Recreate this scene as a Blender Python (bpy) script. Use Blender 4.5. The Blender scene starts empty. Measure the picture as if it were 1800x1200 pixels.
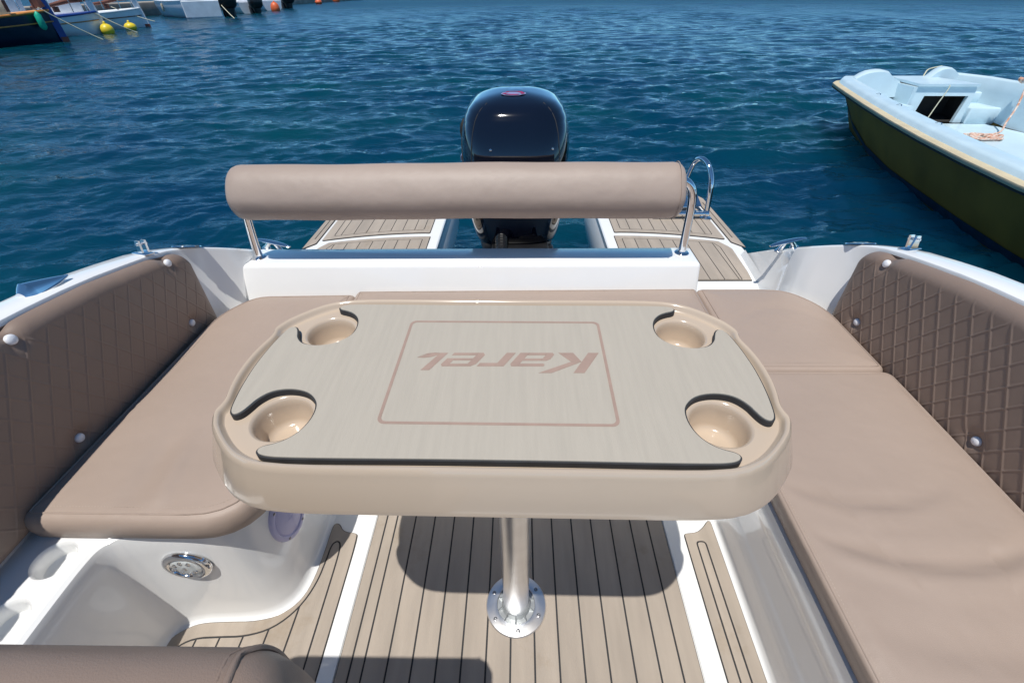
import bpy, bmesh, math, random
import numpy as np
from mathutils import Vector, Matrix
from mathutils.geometry import tessellate_polygon
random.seed(7); np.random.seed(7)
SC = bpy.context.scene; COL = SC.collection
R = math.radians; PI = math.pi
H = 1.45; WATER = -0.10

# ------------------------------------------------------------------ camera, light, exposure
def set_camera():
    p, y, r = R(37.9), R(1.3), R(0.8)
    fw = Vector((-math.sin(y)*math.cos(p), math.cos(y)*math.cos(p), -math.sin(p)))
    rt = Vector((math.cos(y), math.sin(y), 0)); up = rt.cross(fw)
    rt2 = rt*math.cos(r)-up*math.sin(r); up2 = up*math.cos(r)+rt*math.sin(r)
    cd = bpy.data.cameras.new('camera'); cd.sensor_width = 36; cd.lens = 16.0
    cd.clip_start = .02; cd.clip_end = 6000
    o = bpy.data.objects.new('camera', cd); COL.objects.link(o)
    m = Matrix((rt2, up2, -fw)).transposed().to_4x4(); m.translation = (0, 0, H)
    o.matrix_world = m; SC.camera = o
set_camera()
SUN_TO = Vector((-.111, -.305, 1)).normalized()
w = bpy.data.worlds.new('World'); SC.world = w; w.use_nodes = True
nt = w.node_tree
sky = nt.nodes.new('ShaderNodeTexSky'); sky.sky_type = 'NISHITA'; sky.sun_disc = False
sky.sun_elevation = math.asin(SUN_TO.z); sky.sun_rotation = math.atan2(SUN_TO.x, SUN_TO.y)
sky.air_density = 1.0; sky.dust_density = 0; sky.ozone_density = 7.0; sky.altitude = 6000
tint = nt.nodes.new('ShaderNodeMix'); tint.data_type = 'RGBA'; tint.blend_type = 'MULTIPLY'; tint.inputs[0].default_value = 1
tint.inputs[7].default_value = (.84, 1.10, 1.0, 1)      # camera white balance of the whole sky
nt.links.new(sky.outputs[0], tint.inputs[6]); nt.links.new(tint.outputs[2], nt.nodes['Background'].inputs[0])
nt.nodes['Background'].inputs[1].default_value = .150
sl = bpy.data.lights.new('sun', 'SUN'); sl.energy = 4.15; sl.angle = R(.53); sl.color = (1, .965, .905)
so = bpy.data.objects.new('sun', sl); COL.objects.link(so)
so.rotation_euler = (-SUN_TO).to_track_quat('-Z', 'Y').to_euler(); so.location = (0, 0, 30)
SC.view_settings.view_transform = 'Standard'; SC.view_settings.look = 'None'
SC.view_settings.exposure = 0; SC.view_settings.gamma = 1; SC.view_settings.use_curve_mapping = False

# ------------------------------------------------------------------ materials
def mat(name, col, rough=.4, metal=0, coat=0, var=.05, vscale=6, bump=0, bscale=300, spec=.5, stretch=None, col2=None, rnd=0, soft=0):
    m = bpy.data.materials.new(name); m.use_nodes = True
    n = m.node_tree.nodes; l = m.node_tree.links; b = n['Principled BSDF']
    b.inputs['Roughness'].default_value = rough; b.inputs['Metallic'].default_value = metal
    b.inputs['Coat Weight'].default_value = coat; b.inputs['Coat Roughness'].default_value = .025
    b.inputs['Specular IOR Level'].default_value = spec
    tc = n.new('ShaderNodeTexCoord'); src = tc.outputs['Object']
    if stretch:
        mp = n.new('ShaderNodeMapping'); mp.inputs['Scale'].default_value = stretch
        l.new(src, mp.inputs[0]); src = mp.outputs[0]
    no = n.new('ShaderNodeTexNoise'); no.inputs['Scale'].default_value = vscale; no.inputs['Detail'].default_value = 5
    l.new(src, no.inputs['Vector'])
    rp = n.new('ShaderNodeValToRGB'); rp.color_ramp.elements[0].position = .3; rp.color_ramp.elements[1].position = .7
    c2 = col2 or tuple(min(1, c*(1+var)) for c in col)
    c1 = tuple(c*(1-var) for c in col) if not col2 else col
    rp.color_ramp.elements[0].color = (*c1, 1); rp.color_ramp.elements[1].color = (*c2, 1)
    l.new(no.outputs[0], rp.inputs[0]); l.new(rp.outputs[0], b.inputs['Base Color'])
    if rnd:
        n4 = n.new('ShaderNodeTexNoise'); n4.inputs['Scale'].default_value = 3.2; n4.inputs['Detail'].default_value = 8; n4.inputs['Roughness'].default_value = .7
        l.new(tc.outputs['Object'], n4.inputs['Vector'])
        r4 = n.new('ShaderNodeValToRGB'); r4.color_ramp.elements[0].position = .56; r4.color_ramp.elements[1].position = .74
        r4.color_ramp.elements[0].color = (1, 1, 1, 1); r4.color_ramp.elements[1].color = (.80, .74, .64, 1); l.new(n4.outputs[0], r4.inputs[0])
        mx = n.new('ShaderNodeMix'); mx.data_type = 'RGBA'; mx.blend_type = 'MULTIPLY'; mx.inputs[0].default_value = 1
        l.new(rp.outputs[0], mx.inputs[6]); l.new(r4.outputs[0], mx.inputs[7]); rp_out = mx.outputs[2]
        oi = n.new('ShaderNodeObjectInfo'); rm = n.new('ShaderNodeMapRange'); rm.inputs[3].default_value = 1-rnd; rm.inputs[4].default_value = 1+rnd
        l.new(oi.outputs['Random'], rm.inputs[0]); hs_ = n.new('ShaderNodeHueSaturation'); l.new(rm.outputs[0], hs_.inputs['Value'])
        l.new(rp_out, hs_.inputs['Color']); l.new(hs_.outputs[0], b.inputs['Base Color'])
    mr = n.new('ShaderNodeMapRange'); mr.inputs[3].default_value = rough*.82; mr.inputs[4].default_value = min(1, rough*1.18)
    l.new(no.outputs[0], mr.inputs[0]); l.new(mr.outputs[0], b.inputs['Roughness'])
    if bump:
        nb = n.new('ShaderNodeTexNoise'); nb.inputs['Scale'].default_value = bscale; nb.inputs['Detail'].default_value = 3
        l.new(src, nb.inputs['Vector'])
        bp = n.new('ShaderNodeBump'); bp.inputs['Strength'].default_value = bump; bp.inputs['Distance'].default_value = .002
        l.new(nb.outputs[0], bp.inputs['Height']); l.new(bp.outputs[0], b.inputs['Normal'])
        if soft:
            ns = n.new('ShaderNodeTexNoise'); ns.inputs['Scale'].default_value = 11; ns.inputs['Detail'].default_value = 2; l.new(src, ns.inputs['Vector'])
            bs = n.new('ShaderNodeBump'); bs.inputs['Strength'].default_value = soft; bs.inputs['Distance'].default_value = .012
            l.new(ns.outputs[0], bs.inputs['Height']); l.new(bs.outputs[0], bp.inputs['Normal'])
    return m
M = dict(
    gel=mat('white_gelcoat', (.87, .87, .855), .18, coat=.5, var=.018, vscale=3),
    vinyl=mat('taupe_vinyl', (.385, .299, .246), .44, var=.05, vscale=2.2, bump=.3, bscale=700, spec=.4, soft=.35),
    vinyl_pad=mat('quilted_vinyl', (.25, .182, .144), .45, var=.06, vscale=3, bump=.25, bscale=700, spec=.4, soft=.3),
    thread=mat('thread', (.46, .38, .31), .7, var=.1, vscale=200),
    beige=mat('beige_gelcoat', (.545, .435, .33), .15, coat=.6, var=.02, vscale=3),
    table_eva=mat('pale_foam_sheet', (.445, .395, .325), .62, var=.03, vscale=9, bump=.3, bscale=160, stretch=(16, 1, 1)),
    print=mat('brown_print', (.36, .25, .20), .6, var=.06, vscale=40),
    eva=mat('tan_foam_deck', (.38, .322, .265), .72, rnd=.05, var=.10, vscale=5, bump=.4, bscale=220, stretch=(5, .7, 1)),
    black=mat('black_foam', (.028, .028, .03), .7, var=.2, vscale=30, bump=.2),
    steel=mat('polished_steel', (.78, .79, .80), .07, metal=1, var=.03),
    alu=mat('brushed_aluminium', (.80, .81, .83), .32, metal=1, var=.05, vscale=20),
    alu_dark=mat('cast_aluminium', (.42, .44, .45), .42, metal=.7, var=.08, vscale=30),
    screw=mat('dark_screw', (.28, .28, .29), .35, metal=1),
    white=mat('white_plastic', (.82, .82, .84), .25, var=.02),
    lav=mat('lavender_white_plastic', (.55, .53, .74), .45, var=.03),
    lens=mat('clear_lens', (.55, .58, .58), .1, coat=1, var=.25, vscale=60),
    navy=mat('dark_navy_cowl', (.0025, .003, .009), .06, coat=1, var=.2, vscale=4),
    dark=mat('black_engine_plastic', (.012, .012, .013), .3, var=.3, vscale=20),
    red=mat('red_print', (.30, .03, .10), .35), lightblue=mat('pale_blue_print', (.26, .29, .50), .35),
    yellow=mat('yellow_print', (.8, .6, .03), .4),
    skiff=mat('pale_blue_gelcoat', (.57, .72, .785), .34, coat=.25, var=.05, vscale=5, bump=.1, bscale=60),
    olive=mat('olive_hull_paint', (.31, .165, .03), .6, spec=.25, var=.2, vscale=2.5),
    cream=mat('cream_rubber_rail', (.58, .49, .325), .55, var=.08, vscale=8),
    blueline=mat('blue_antifouling', (.012, .03, .06), .6, var=.4, vscale=14),
    rope=mat('white_orange_rope', (.74, .70, .63), .85, vscale=26, col2=(.55, .20, .09), bump=.5),
    cord=mat('pale_cord', (.62, .60, .45), .8, var=.15, vscale=60),
    bhull=mat('dark_blue_hull', (.006, .008, .03), .3, coat=.4, var=.3, vscale=2),
    bblue=mat('bright_blue_paint', (.012, .05, .24), .4, var=.15),
    wood=mat('varnished_wood', (.55, .22, .05), .4, var=.25, vscale=3),
    mahog=mat('dark_mahogany', (.10, .028, .014), .4, var=.4, vscale=3, stretch=(1, 1, .1)),
    canvas=mat('beige_canvas', (.50, .44, .34), .8, var=.1),
    brownwood=mat('brown_wood', (.16, .055, .035), .6, var=.25),
    bwhite=mat('white_boat_paint', (.78, .80, .84), .35, var=.05, vscale=2),
    bgrey=mat('pale_blue_grey_hull', (.78, .82, .85), .35, var=.08, vscale=2),
    anti=mat('red_antifouling', (.22, .06, .04), .7, var=.2),
    byel=mat('yellow_buoy', (.80, .60, .03), .4, var=.1), bora=mat('orange_buoy', (.75, .14, .04), .45, var=.12),
    green=mat('green_fender', (.01, .42, .26), .45, var=.15),
    quay=mat('quay_concrete', (.30, .27, .23), .9, var=.3, vscale=.8),
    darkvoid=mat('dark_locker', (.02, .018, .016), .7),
)
def water_mat():
    m = bpy.data.materials.new('sea_water'); m.use_nodes = True
    n = m.node_tree.nodes; l = m.node_tree.links; b = n['Principled BSDF']
    b.inputs['Roughness'].default_value = .045; b.inputs['IOR'].default_value = 1.333; b.inputs['Specular IOR Level'].default_value = .25
    tc = n.new('ShaderNodeTexCoord')
    n1 = n.new('ShaderNodeTexNoise'); n1.inputs['Scale'].default_value = .35; n1.inputs['Detail'].default_value = 4
    l.new(tc.outputs['Object'], n1.inputs['Vector'])
    rp = n.new('ShaderNodeValToRGB')
    rp.color_ramp.elements[0].position = .35; rp.color_ramp.elements[0].color = (.0006, .029, .070, 1)
    rp.color_ramp.elements[1].position = .68; rp.color_ramp.elements[1].color = (.0014, .048, .068, 1)
    l.new(n1.outputs[0], rp.inputs[0]); l.new(rp.outputs[0], b.inputs['Base Color'])
    b.subsurface_method = 'BURLEY'; b.inputs['Subsurface Weight'].default_value = 1; b.inputs['Subsurface Scale'].default_value = 2.4
    b.inputs['Subsurface Radius'].default_value = (.5, 1, 1.1)
    ge = n.new('ShaderNodeNewGeometry'); ln = n.new('ShaderNodeVectorMath'); ln.operation = 'LENGTH'; l.new(ge.outputs['Position'], ln.inputs[0])
    mr = n.new('ShaderNodeMapRange'); mr.inputs[1].default_value = 8; mr.inputs[2].default_value = 70; mr.inputs[3].default_value = .03; mr.inputs[4].default_value = .33
    l.new(ln.outputs['Value'], mr.inputs[0]); l.new(mr.outputs[0], b.inputs['Roughness'])
    mp = n.new('ShaderNodeMapping'); mp.inputs['Rotation'].default_value = (0, 0, R(14)); mp.inputs['Scale'].default_value = (.6, 1.25, 1)
    l.new(tc.outputs['Object'], mp.inputs[0])
    n2 = n.new('ShaderNodeTexNoise'); n2.inputs['Scale'].default_value = 7.5; n2.inputs['Detail'].default_value = 4; n2.inputs['Roughness'].default_value = .55
    n2.inputs['Distortion'].default_value = .5
    l.new(mp.outputs[0], n2.inputs['Vector'])
    bp = n.new('ShaderNodeBump'); bp.inputs['Strength'].default_value = .6; bp.inputs['Distance'].default_value = .03
    n3 = n.new('ShaderNodeTexNoise'); n3.inputs['Scale'].default_value = 1.3; n3.inputs['Detail'].default_value = 3; n3.inputs['Distortion'].default_value = .4
    l.new(mp.outputs[0], n3.inputs['Vector'])
    b3 = n.new('ShaderNodeBump'); b3.inputs['Strength'].default_value = .55; b3.inputs['Distance'].default_value = .14
    l.new(n3.outputs[0], b3.inputs['Height']); l.new(b3.outputs[0], bp.inputs['Normal'])
    l.new(n2.outputs[0], bp.inputs['Height']); l.new(bp.outputs[0], b.inputs['Normal'])
    return m
M['water'] = water_mat()

# ------------------------------------------------------------------ geometry helpers
def link(o, parent=None):
    COL.objects.link(o)
    if parent is not None:
        o.parent = parent
        o.matrix_parent_inverse = WM[parent].inverted() if parent in WM else Matrix()
    return o
WM = {}
def tag(o, label=None, cat=None, group=None, kind=None):
    for k, v in (('label', label), ('category', cat), ('group', group), ('kind', kind)):
        if v: o[k] = v
    return o
def thing(name, label, cat, loc, group=None):
    o = bpy.data.objects.new(name, None); o.empty_display_size = .1
    o.location = loc; COL.objects.link(o); WM[o] = Matrix.Translation(loc)
    return tag(o, label, cat, group)
def mesh_obj(name, V, F, m, parent=None, ang=35, label=None):
    me = bpy.data.meshes.new(name); me.from_pydata([tuple(v) for v in V], [], F); me.validate(); me.update()
    me.materials.append(m if not isinstance(m, str) else M[m])
    if ang:
        me.shade_smooth(); me.set_sharp_from_angle(angle=R(ang))
    o = bpy.data.objects.new(name, me)
    if label: o['label'] = label
    return link(o, parent)
def tri_fill(polys):
    bm = bmesh.new(); ed = []; k = 0
    for L in polys:
        vs = [bm.verts.new(p) for p in L]
        for i in range(len(vs)): ed.append(bm.edges.new((vs[i-1], vs[i])))
    bm.verts.index_update()
    bmesh.ops.triangle_fill(bm, use_beauty=True, use_dissolve=False, edges=ed)
    out = [tuple(v.index for v in f.verts) for f in bm.faces]; bm.free(); return out
class G:
    def __init__(s, xf=None): s.V = []; s.F = []; s.xf = xf
    def add(s, V, F):
        k = len(s.V); s.V += [Vector(v) for v in V]; s.F += [tuple(i+k for i in f) for f in F]; return s
    def loft(s, rings, closed=True, cap0=False, cap1=False, flip=False):
        n = len(rings[0]); V = [p for r in rings for p in r]; F = []
        for i in range(len(rings)-1):
            for j in range(n if closed else n-1):
                a = i*n+j; b = i*n+(j+1) % n
                f = (a, b, b+n, a+n); F.append(f[::-1] if flip else f)
        if cap0: F.append(tuple(range(n))[::-1])
        if cap1: F.append(tuple(range((len(rings)-1)*n, len(rings)*n)))
        return s.add(V, F)
    def box(s, c, d, rz=0, bev=0):
        x, y, z = (q/2 for q in d); cr, sr = math.cos(rz), math.sin(rz)
        if bev <= 0:
            P = [(-x, -y), (x, -y), (x, y), (-x, y)]
        else:
            P = rrect(-x, -y, x, y, bev, 3)
        rings = []
        lv = [(0, -z), (0, z)] if bev <= 0 else [(bev*.7, -z), (0, -z+bev), (0, z-bev), (bev*.3, z-bev*.3), (bev, z)]
        for d_, zz in lv:
            rings.append([Vector((c[0]+(px*(1-d_/x))*cr-(py*(1-d_/y))*sr, c[1]+(px*(1-d_/x))*sr+(py*(1-d_/y))*cr, c[2]+zz)) for px, py in P])
        return s.loft(rings, cap0=True, cap1=True)
    def tube(s, path, r, n=12, caps=True):
        path = [Vector(p) for p in path]; rings = []; up = None
        for i, p in enumerate(path):
            t = (path[min(i+1, len(path)-1)]-path[max(i-1, 0)]).normalized()
            if up is None: up = t.orthogonal().normalized()
            up = (up-t*up.dot(t)).normalized(); sd = t.cross(up)
            rr = r[i] if isinstance(r, (list, tuple)) else r
            rings.append([p+(up*math.cos(2*PI*k/n)+sd*math.sin(2*PI*k/n))*rr for k in range(n)])
        return s.loft(rings, cap0=caps, cap1=caps)
    def lathe(s, prof, c=(0, 0, 0), axis=(0, 0, 1), n=32, sx=1, sy=1, cap=True):
        ax = Vector(axis).normalized(); q = Vector((0, 0, 1)).rotation_difference(ax); c = Vector(c)
        rings = [[c+q @ Vector((r*sx*math.cos(2*PI*k/n), r*sy*math.sin(2*PI*k/n), z)) for k in range(n)] for r, z in prof]
        return s.loft(rings, cap0=cap, cap1=cap)
    def fill(s, outer, holes=(), z=0, flip=False):
        polys = [[Vector((p[0], p[1], 0)) for p in L] for L in [outer, *holes]]
        tr = tessellate_polygon(polys) if not holes else tri_fill(polys); V = [Vector((p[0], p[1], z(p[0], p[1]) if callable(z) else z)) for L in polys for p in L]
        F = []
        for t in tr:
            a, b, c = (V[i] for i in t); up = (b-a).cross(c-a).z > 0
            F.append(tuple(t) if up != flip else tuple(t)[::-1])
        return s.add(V, F)
    def prism(s, outer, z0, z1, holes=(), bev=0):
        outer = ccw(outer)
        inn = offset(outer, bev) if bev else outer
        s.fill(inn, holes, z1); s.fill(outer, holes, z0, flip=True)
        rings = [[(x, y, z0) for x, y in outer], [(x, y, z1-bev) for x, y in outer]]
        if bev: rings.append([(x, y, z1) for x, y in inn])
        s.loft(rings)
        for h in holes:
            h = ccw(h); s.loft([[(x, y, z0) for x, y in h], [(x, y, z1) for x, y in h]], flip=True)
        return s
    def sphere(s, c, r, n=16, sz=1):
        pr = [(max(1e-4, r*math.cos(a)), r*sz*math.sin(a)) for a in np.linspace(-PI/2, PI/2, n//2+1)]
        return s.lathe(pr, c, n=n)
    def build(s, name, m, parent=None, ang=35, label=None):
        V = s.V if s.xf is None else [s.xf @ v for v in s.V]
        return mesh_obj(name, V, s.F, m, parent, ang, label)
def area(P): return .5*sum(P[i][0]*P[(i+1) % len(P)][1]-P[(i+1) % len(P)][0]*P[i][1] for i in range(len(P)))
def ccw(P): P = [tuple(p[:2]) for p in P]; return P if area(P) > 0 else P[::-1]
def offset(P, d):
    P = ccw(P); n = len(P); out = []
    for i in range(n):
        a, b, c = Vector(P[i-1]), Vector(P[i]), Vector(P[(i+1) % n])
        e1 = (b-a); e2 = (c-b)
        if e1.length < 1e-7 or e2.length < 1e-7: out.append(tuple(b)); continue
        e1.normalize(); e2.normalize()
        n1 = Vector((-e1.y, e1.x)); n2 = Vector((-e2.y, e2.x)); m = n1+n2
        k = max(.35, m.dot(n1)); out.append(tuple(b+m*(d/k)))
    return out
def rrect(x0, y0, x1, y1, r, n=6):
    P = []
    for cx, cy, a0 in ((x1-r, y1-r, 0), (x0+r, y1-r, PI/2), (x0+r, y0+r, PI), (x1-r, y0+r, 1.5*PI)):
        P += [(cx+r*math.cos(a0+k*PI/2/n), cy+r*math.sin(a0+k*PI/2/n)) for k in range(n+1)]
    return P
def rpoly(P, rad, n=6):
    """round the corners of polygon P; rad one number or one per corner"""
    P = ccw(P) if not isinstance(rad, (list, tuple)) else P; out = []; N = len(P)
    for i in range(N):
        a, b, c = Vector(P[i-1]), Vector(P[i]), Vector(P[(i+1) % N]); r = rad[i] if isinstance(rad, (list, tuple)) else rad
        d1 = min(r, (a-b).length*.48); d2 = min(r, (c-b).length*.48)
        if r <= 0: out.append(tuple(b)); continue
        p, q = b+(a-b).normalized()*d1, b+(c-b).normalized()*d2
        for k in range(n+1):
            t = k/n; out.append(tuple(p*(1-t)**2+b*2*t*(1-t)+q*t*t))
    return ccw(out)
def resample(P, step, closed=True):
    P = [Vector(p) for p in P]; Q = P+[P[0]] if closed else P
    L = [0]
    for i in range(len(Q)-1): L.append(L[-1]+(Q[i+1]-Q[i]).length)
    n = max(3, int(L[-1]/step)); out = []; j = 0
    for k in range(n if closed else n+1):
        s = L[-1]*k/n
        while j < len(L)-2 and L[j+1] < s: j += 1
        f = (s-L[j])/max(1e-9, L[j+1]-L[j]); out.append(tuple(Q[j].lerp(Q[j+1], f)))
    return out
def chaikin(P, it=2, closed=True):
    for _ in range(it):
        O = [] if closed else [P[0]]
        for i in range(len(P) if closed else len(P)-1):
            a, b = Vector(P[i]), Vector(P[(i+1) % len(P)]); O += [tuple(a.lerp(b, .25)), tuple(a.lerp(b, .75))]
        if not closed: O.append(P[-1])
        P = O
    return P
def clip(P, axis, lo, hi):
    def half(P, f):
        out = []
        for i in range(len(P)):
            a, b = P[i], P[(i+1) % len(P)]; fa, fb = f(a), f(b)
            if fa >= 0: out.append(a)
            if (fa >= 0) != (fb >= 0):
                t = fa/(fa-fb); out.append((a[0]+(b[0]-a[0])*t, a[1]+(b[1]-a[1])*t))
        return out
    P = half(P, lambda p: p[axis]-lo)
    return half(P, lambda p: hi-p[axis]) if P else P
def clean(P):
    O = []
    for p in P:
        if not O or math.dist(p, O[-1]) > 5e-4: O.append(p)
    if len(O) > 1 and math.dist(O[0], O[-1]) <= 5e-4: O.pop()
    return O
def interp(x, xs, ys): return float(np.interp(x, xs, ys))
def spline(pts, n=8):
    """Catmull-Rom through 3D points"""
    P = [Vector(p) for p in pts]; P = [P[0]*2-P[1]]+P+[P[-1]*2-P[-2]]; out = []
    for i in range(1, len(P)-2):
        for k in range(n):
            t = k/n; a, b, c, d = P[i-1:i+3]
            out.append(.5*((2*b)+(c-a)*t+(2*a-5*b+4*c-d)*t*t+(3*b-a-3*c+d)*t**3))
    out.append(P[-2]); return out

# ------------------------------------------------------------------ the sea
def build_water():
    th = np.concatenate([np.linspace(R(-72), R(72), 900), np.linspace(R(84), R(276), 50)])
    r = [.4]
    while r[-1] < 110: r.append(r[-1]*1.0068+.004)
    while r[-1] < 4500: r.append(r[-1]*1.06)
    r = np.array(r); dr = np.gradient(r)
    T, RR = np.meshgrid(th, r); X = RR*np.sin(T); Y = RR*np.cos(T)
    SP = np.maximum(RR*R(.16), np.repeat(dr[:, None], len(th), 1))
    Z = np.zeros_like(X)
    # slow drift of the wave pattern so that crests bend
    wx = .35*np.sin(.55*X+.31*Y+1)+.22*np.sin(1.3*Y-.8*X+2); wy = .35*np.sin(.5*Y-.42*X+4)+.2*np.sin(1.1*X+1.6*Y)
    main = R(-78)
    for i in range(96):
        lam = .12*(11)**(i/95.0)
        a = main+np.random.normal(0, .48)
        k = 2*PI/lam; ph = np.random.rand()*2*PI
        amp = .0050*lam**.70*(.55+.9*np.random.rand())
        fade = np.clip((lam/SP-2.0)/2, 0, 1)
        s = np.sin(k*((X+wx*.5)*np.cos(a)+(Y+wy*.5)*np.sin(a))+ph)
        Z += amp*fade*(s*.6+(1-2*np.abs(np.sin(.5*k*((X+wx*.5)*np.cos(a)+(Y+wy*.5)*np.sin(a))+ph)))*.4)
    Z *= 1+.35*np.sin(.21*X+.5)*np.sin(.17*Y+.9)
    Z = np.clip(Z, -.08, .075)
    near = np.clip((np.hypot(X/1.5, (Y-1.2)/2.2)-.7)/.5, .25, 1); Z *= near
    V = np.stack([X, Y, Z+WATER], -1).reshape(-1, 3); n = len(th); m = len(r)
    I = np.arange(m*n).reshape(m, n); J = np.roll(I, -1, 1)
    F = np.stack([I[:-1], I[1:], J[1:], J[:-1]], -1).reshape(-1, 4)
    me = bpy.data.meshes.new('sea'); me.vertices.add(len(V)); me.vertices.foreach_set('co', V.astype('f').ravel())
    me.loops.add(F.size); me.loops.foreach_set('vertex_index', F.ravel().astype('i'))
    me.polygons.add(len(F)); me.polygons.foreach_set('loop_start', np.arange(0, F.size, 4, dtype='i'))
    me.update(calc_edges=True); me.validate(); me.materials.append(M['water']); me.shade_smooth()
    if me.polygons[len(F)//2].normal.z < 0: me.flip_normals()
    o = bpy.data.objects.new('sea', me); COL.objects.link(o)
    tag(o, 'dark teal rippled sea water of the harbour', None, None, 'structure')
build_water()

# ------------------------------------------------------------------ the motorboat: mouldings
BOAT = thing('motorboat', 'white motorboat cockpit with tan planked deck seen from its helm', 'motorboat', (0, .6, 0))
YZ = [-1.3, -.5, 0, .5, .79, .9, 1.05, 1.18, 1.32, 1.42]
ZT = [.97, .945, .92, .89, .862, .851, .832, .806, .776, .742]
def padtop(y): return interp(y, YZ, ZT)
def station(y):
    # y: xbot(in), zbot, xin, zl, xl, zt, xo
    t = [(-1.3, 1.19, .40, 1.19, .955, 1.192, .975, 1.30), (.6, 1.19, .40, 1.19, .862, 1.192, .885, 1.298)]
    return t
def build_coaming(sg):
    S = []
    for y in list(np.linspace(-1.3, 1.30, 27)):
        z = padtop(y)+.006; xo = interp(y, [-1.3, .9, 1.15, 1.30], [1.27, 1.295, 1.30, 1.29])
        S.append((y, 1.19, .40, 1.19, z-.012, 1.198, z, xo))
    S += [(1.38, 1.19, .40, 1.19, .752, 1.198, .764, 1.276), (1.44, 1.188, .40, 1.186, .730, 1.194, .742, 1.262),
          (1.50, 1.172, .40, 1.165, .703, 1.174, .716, 1.252), (1.55, 1.14, .40, 1.132, .678, 1.142, .69, 1.246),
          (1.60, 1.105, .39, 1.098, .650, 1.11, .662, 1.242), (1.655, 1.095, .34, 1.085, .620, 1.10, .632, 1.24)]
    if sg > 0:
        S += [(1.68, 1.10, .30, 1.095, .555, 1.185, .60, 1.238), (1.80, 1.14, .298, 1.155, .535, 1.195, .548, 1.236),
              (1.945, 1.175, .298, 1.205, .468, 1.21, .482, 1.236), (2.24, 1.205, .296, 1.215, .303, 1.217, .304, 1.236)]
    else:
        S += [(1.80, 1.10, .298, 1.10, .54, 1.12, .552, 1.236), (1.945, 1.15, .298, 1.16, .468, 1.17, .482, 1.236), (2.24, 1.205, .296, 1.212, .303, 1.215, .304, 1.236)]
    rings = []
    for y, xb, zb, xi, zl, xl, zt, xo in S:
        c = [(xb-.03, zb-.02), (xb, zb+.03), (xi, zl), (xi+(xl-xi)*.3, zl+(zt-zl)*.7), (xl, zt), (xo-.02, zt), (xo-.005, zt-.006), (xo, zt-.022),
             (xo-.004, zt-.05 if zt > .4 else zt-.03), (xo-.05, min(.2, zt-.1)), (xo-.22, -.32)]
        rings.append([(sg*x, y, z) for x, z in c])
    G().loft(rings, closed=False, flip=sg > 0).build('gunwale', 'gel', BOAT, 40)
build_coaming(1); build_coaming(-1)

# hull bottom, floor, forward bulkhead
g = G(); g.box((0, .3, -.21), (2.1, 3.1, .36)); g.build('hull_bottom', 'gel', BOAT)
g = G(); g.fill([(-1.17, -1.3), (1.17, -1.3), (1.17, 1.75), (-1.17, 1.75)], (), 0.0); g.build('cockpit_floor', 'gel', BOAT)
g = G(); g.box((0, -1.33, .3), (2.5, .06, 1.3)); g.build('bulkhead', 'gel', BOAT)

# seat pedestals
def wall_loft(path_bot, path_top, zs, name, parent=BOAT, flip=False):
    """path_bot/top equal length plan curves; zs list of (z, f, extra outward)"""
    n = len(path_bot); rings = []
    for z, f, e in zs:
        ring = []
        for i in range(n):
            b, t = Vector(path_bot[i]), Vector(path_top[i]); p = b.lerp(t, f)
            tg = Vector(path_bot[min(i+1, n-1)])-Vector(path_bot[max(i-1, 0)]); tg.normalize()
            nn = Vector((tg.y, -tg.x)); q = p+nn*e; ring.append((q.x, q.y, z))
        rings.append(ring)
    return G().loft(rings, closed=False, flip=flip).build(name, 'gel', parent, 45)
ZS = [(.0005, 0, .022), (.004, 0, .010), (.012, .01, .004), (.03, .03, 0), (.10, .2, 0), (.22, .5, 0), (.34, .8, 0), (.40, .97, 0), (.414, 1, -.004), (.419, 1, -.014)]
# left: from concave corner along the front, round, then aft
lb = chaikin([(-1.0, .30), (-1.0, .47), (-.985, .52), (-.93, .545), (-.80, .548), (-.72, .562), (-.675, .605), (-.662, .68), (-.662, .80), (-.662, 1.2)], 3, False)
lt = chaikin([(-1.0, .30), (-1.0, .50), (-.985, .545), (-.93, .566), (-.80, .566), (-.735, .585), (-.695, .635), (-.678, .70), (-.672, .82), (-.67, 1.2)], 3, False)
lb = [(-1.0, -.9)]+lb; lt = [(-1.0, -.9)]+lt
wall_loft(lb, lt, ZS, 'seat_pedestal')
# right side face with a shallow moulded panel
rb = [(.668, 1.2), (.668, .95), (.666, .6), (.662, .3), (.66, 0), (.66, -.9)]
rt = [(.636, 1.2), (.636, .95), (.636, .6), (.636, .3), (.636, 0), (.636, -.9)]
rb = resample(rb, .04, False); rt = resample(rt, .04, False)[:len(rb)]
while len(rt) < len(rb): rt.append(rt[-1])
wall_loft(rb, rt, [(.0005, 0, .018), (.004, 0, .009), (.012, .01, .004), (.03, .03, 0), (.10, .2, 0), (.15, .34, 0), (.17, .39, -.004), (.19, .44, -.006), (.24, .55, -.006), (.29, .67, -.006), (.31, .72, -.003), (.325, .76, 0), (.36, .85, 0), (.40, .97, 0), (.414, 1, -.004), (.419, 1, -.014)], 'seat_pedestal', flip=True)
g = G(); g.loft([[(-.672, 1.06, 0.0), (.64, 1.06, 0.0)], [(-.672, 1.08, .03), (.64, 1.08, .03)], [(-.672, 1.1, .41), (.64, 1.1, .41)], [(-.672, 1.12, .419), (.64, 1.12, .419)]], closed=False)
g.build('bench_front', 'gel', BOAT)
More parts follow.
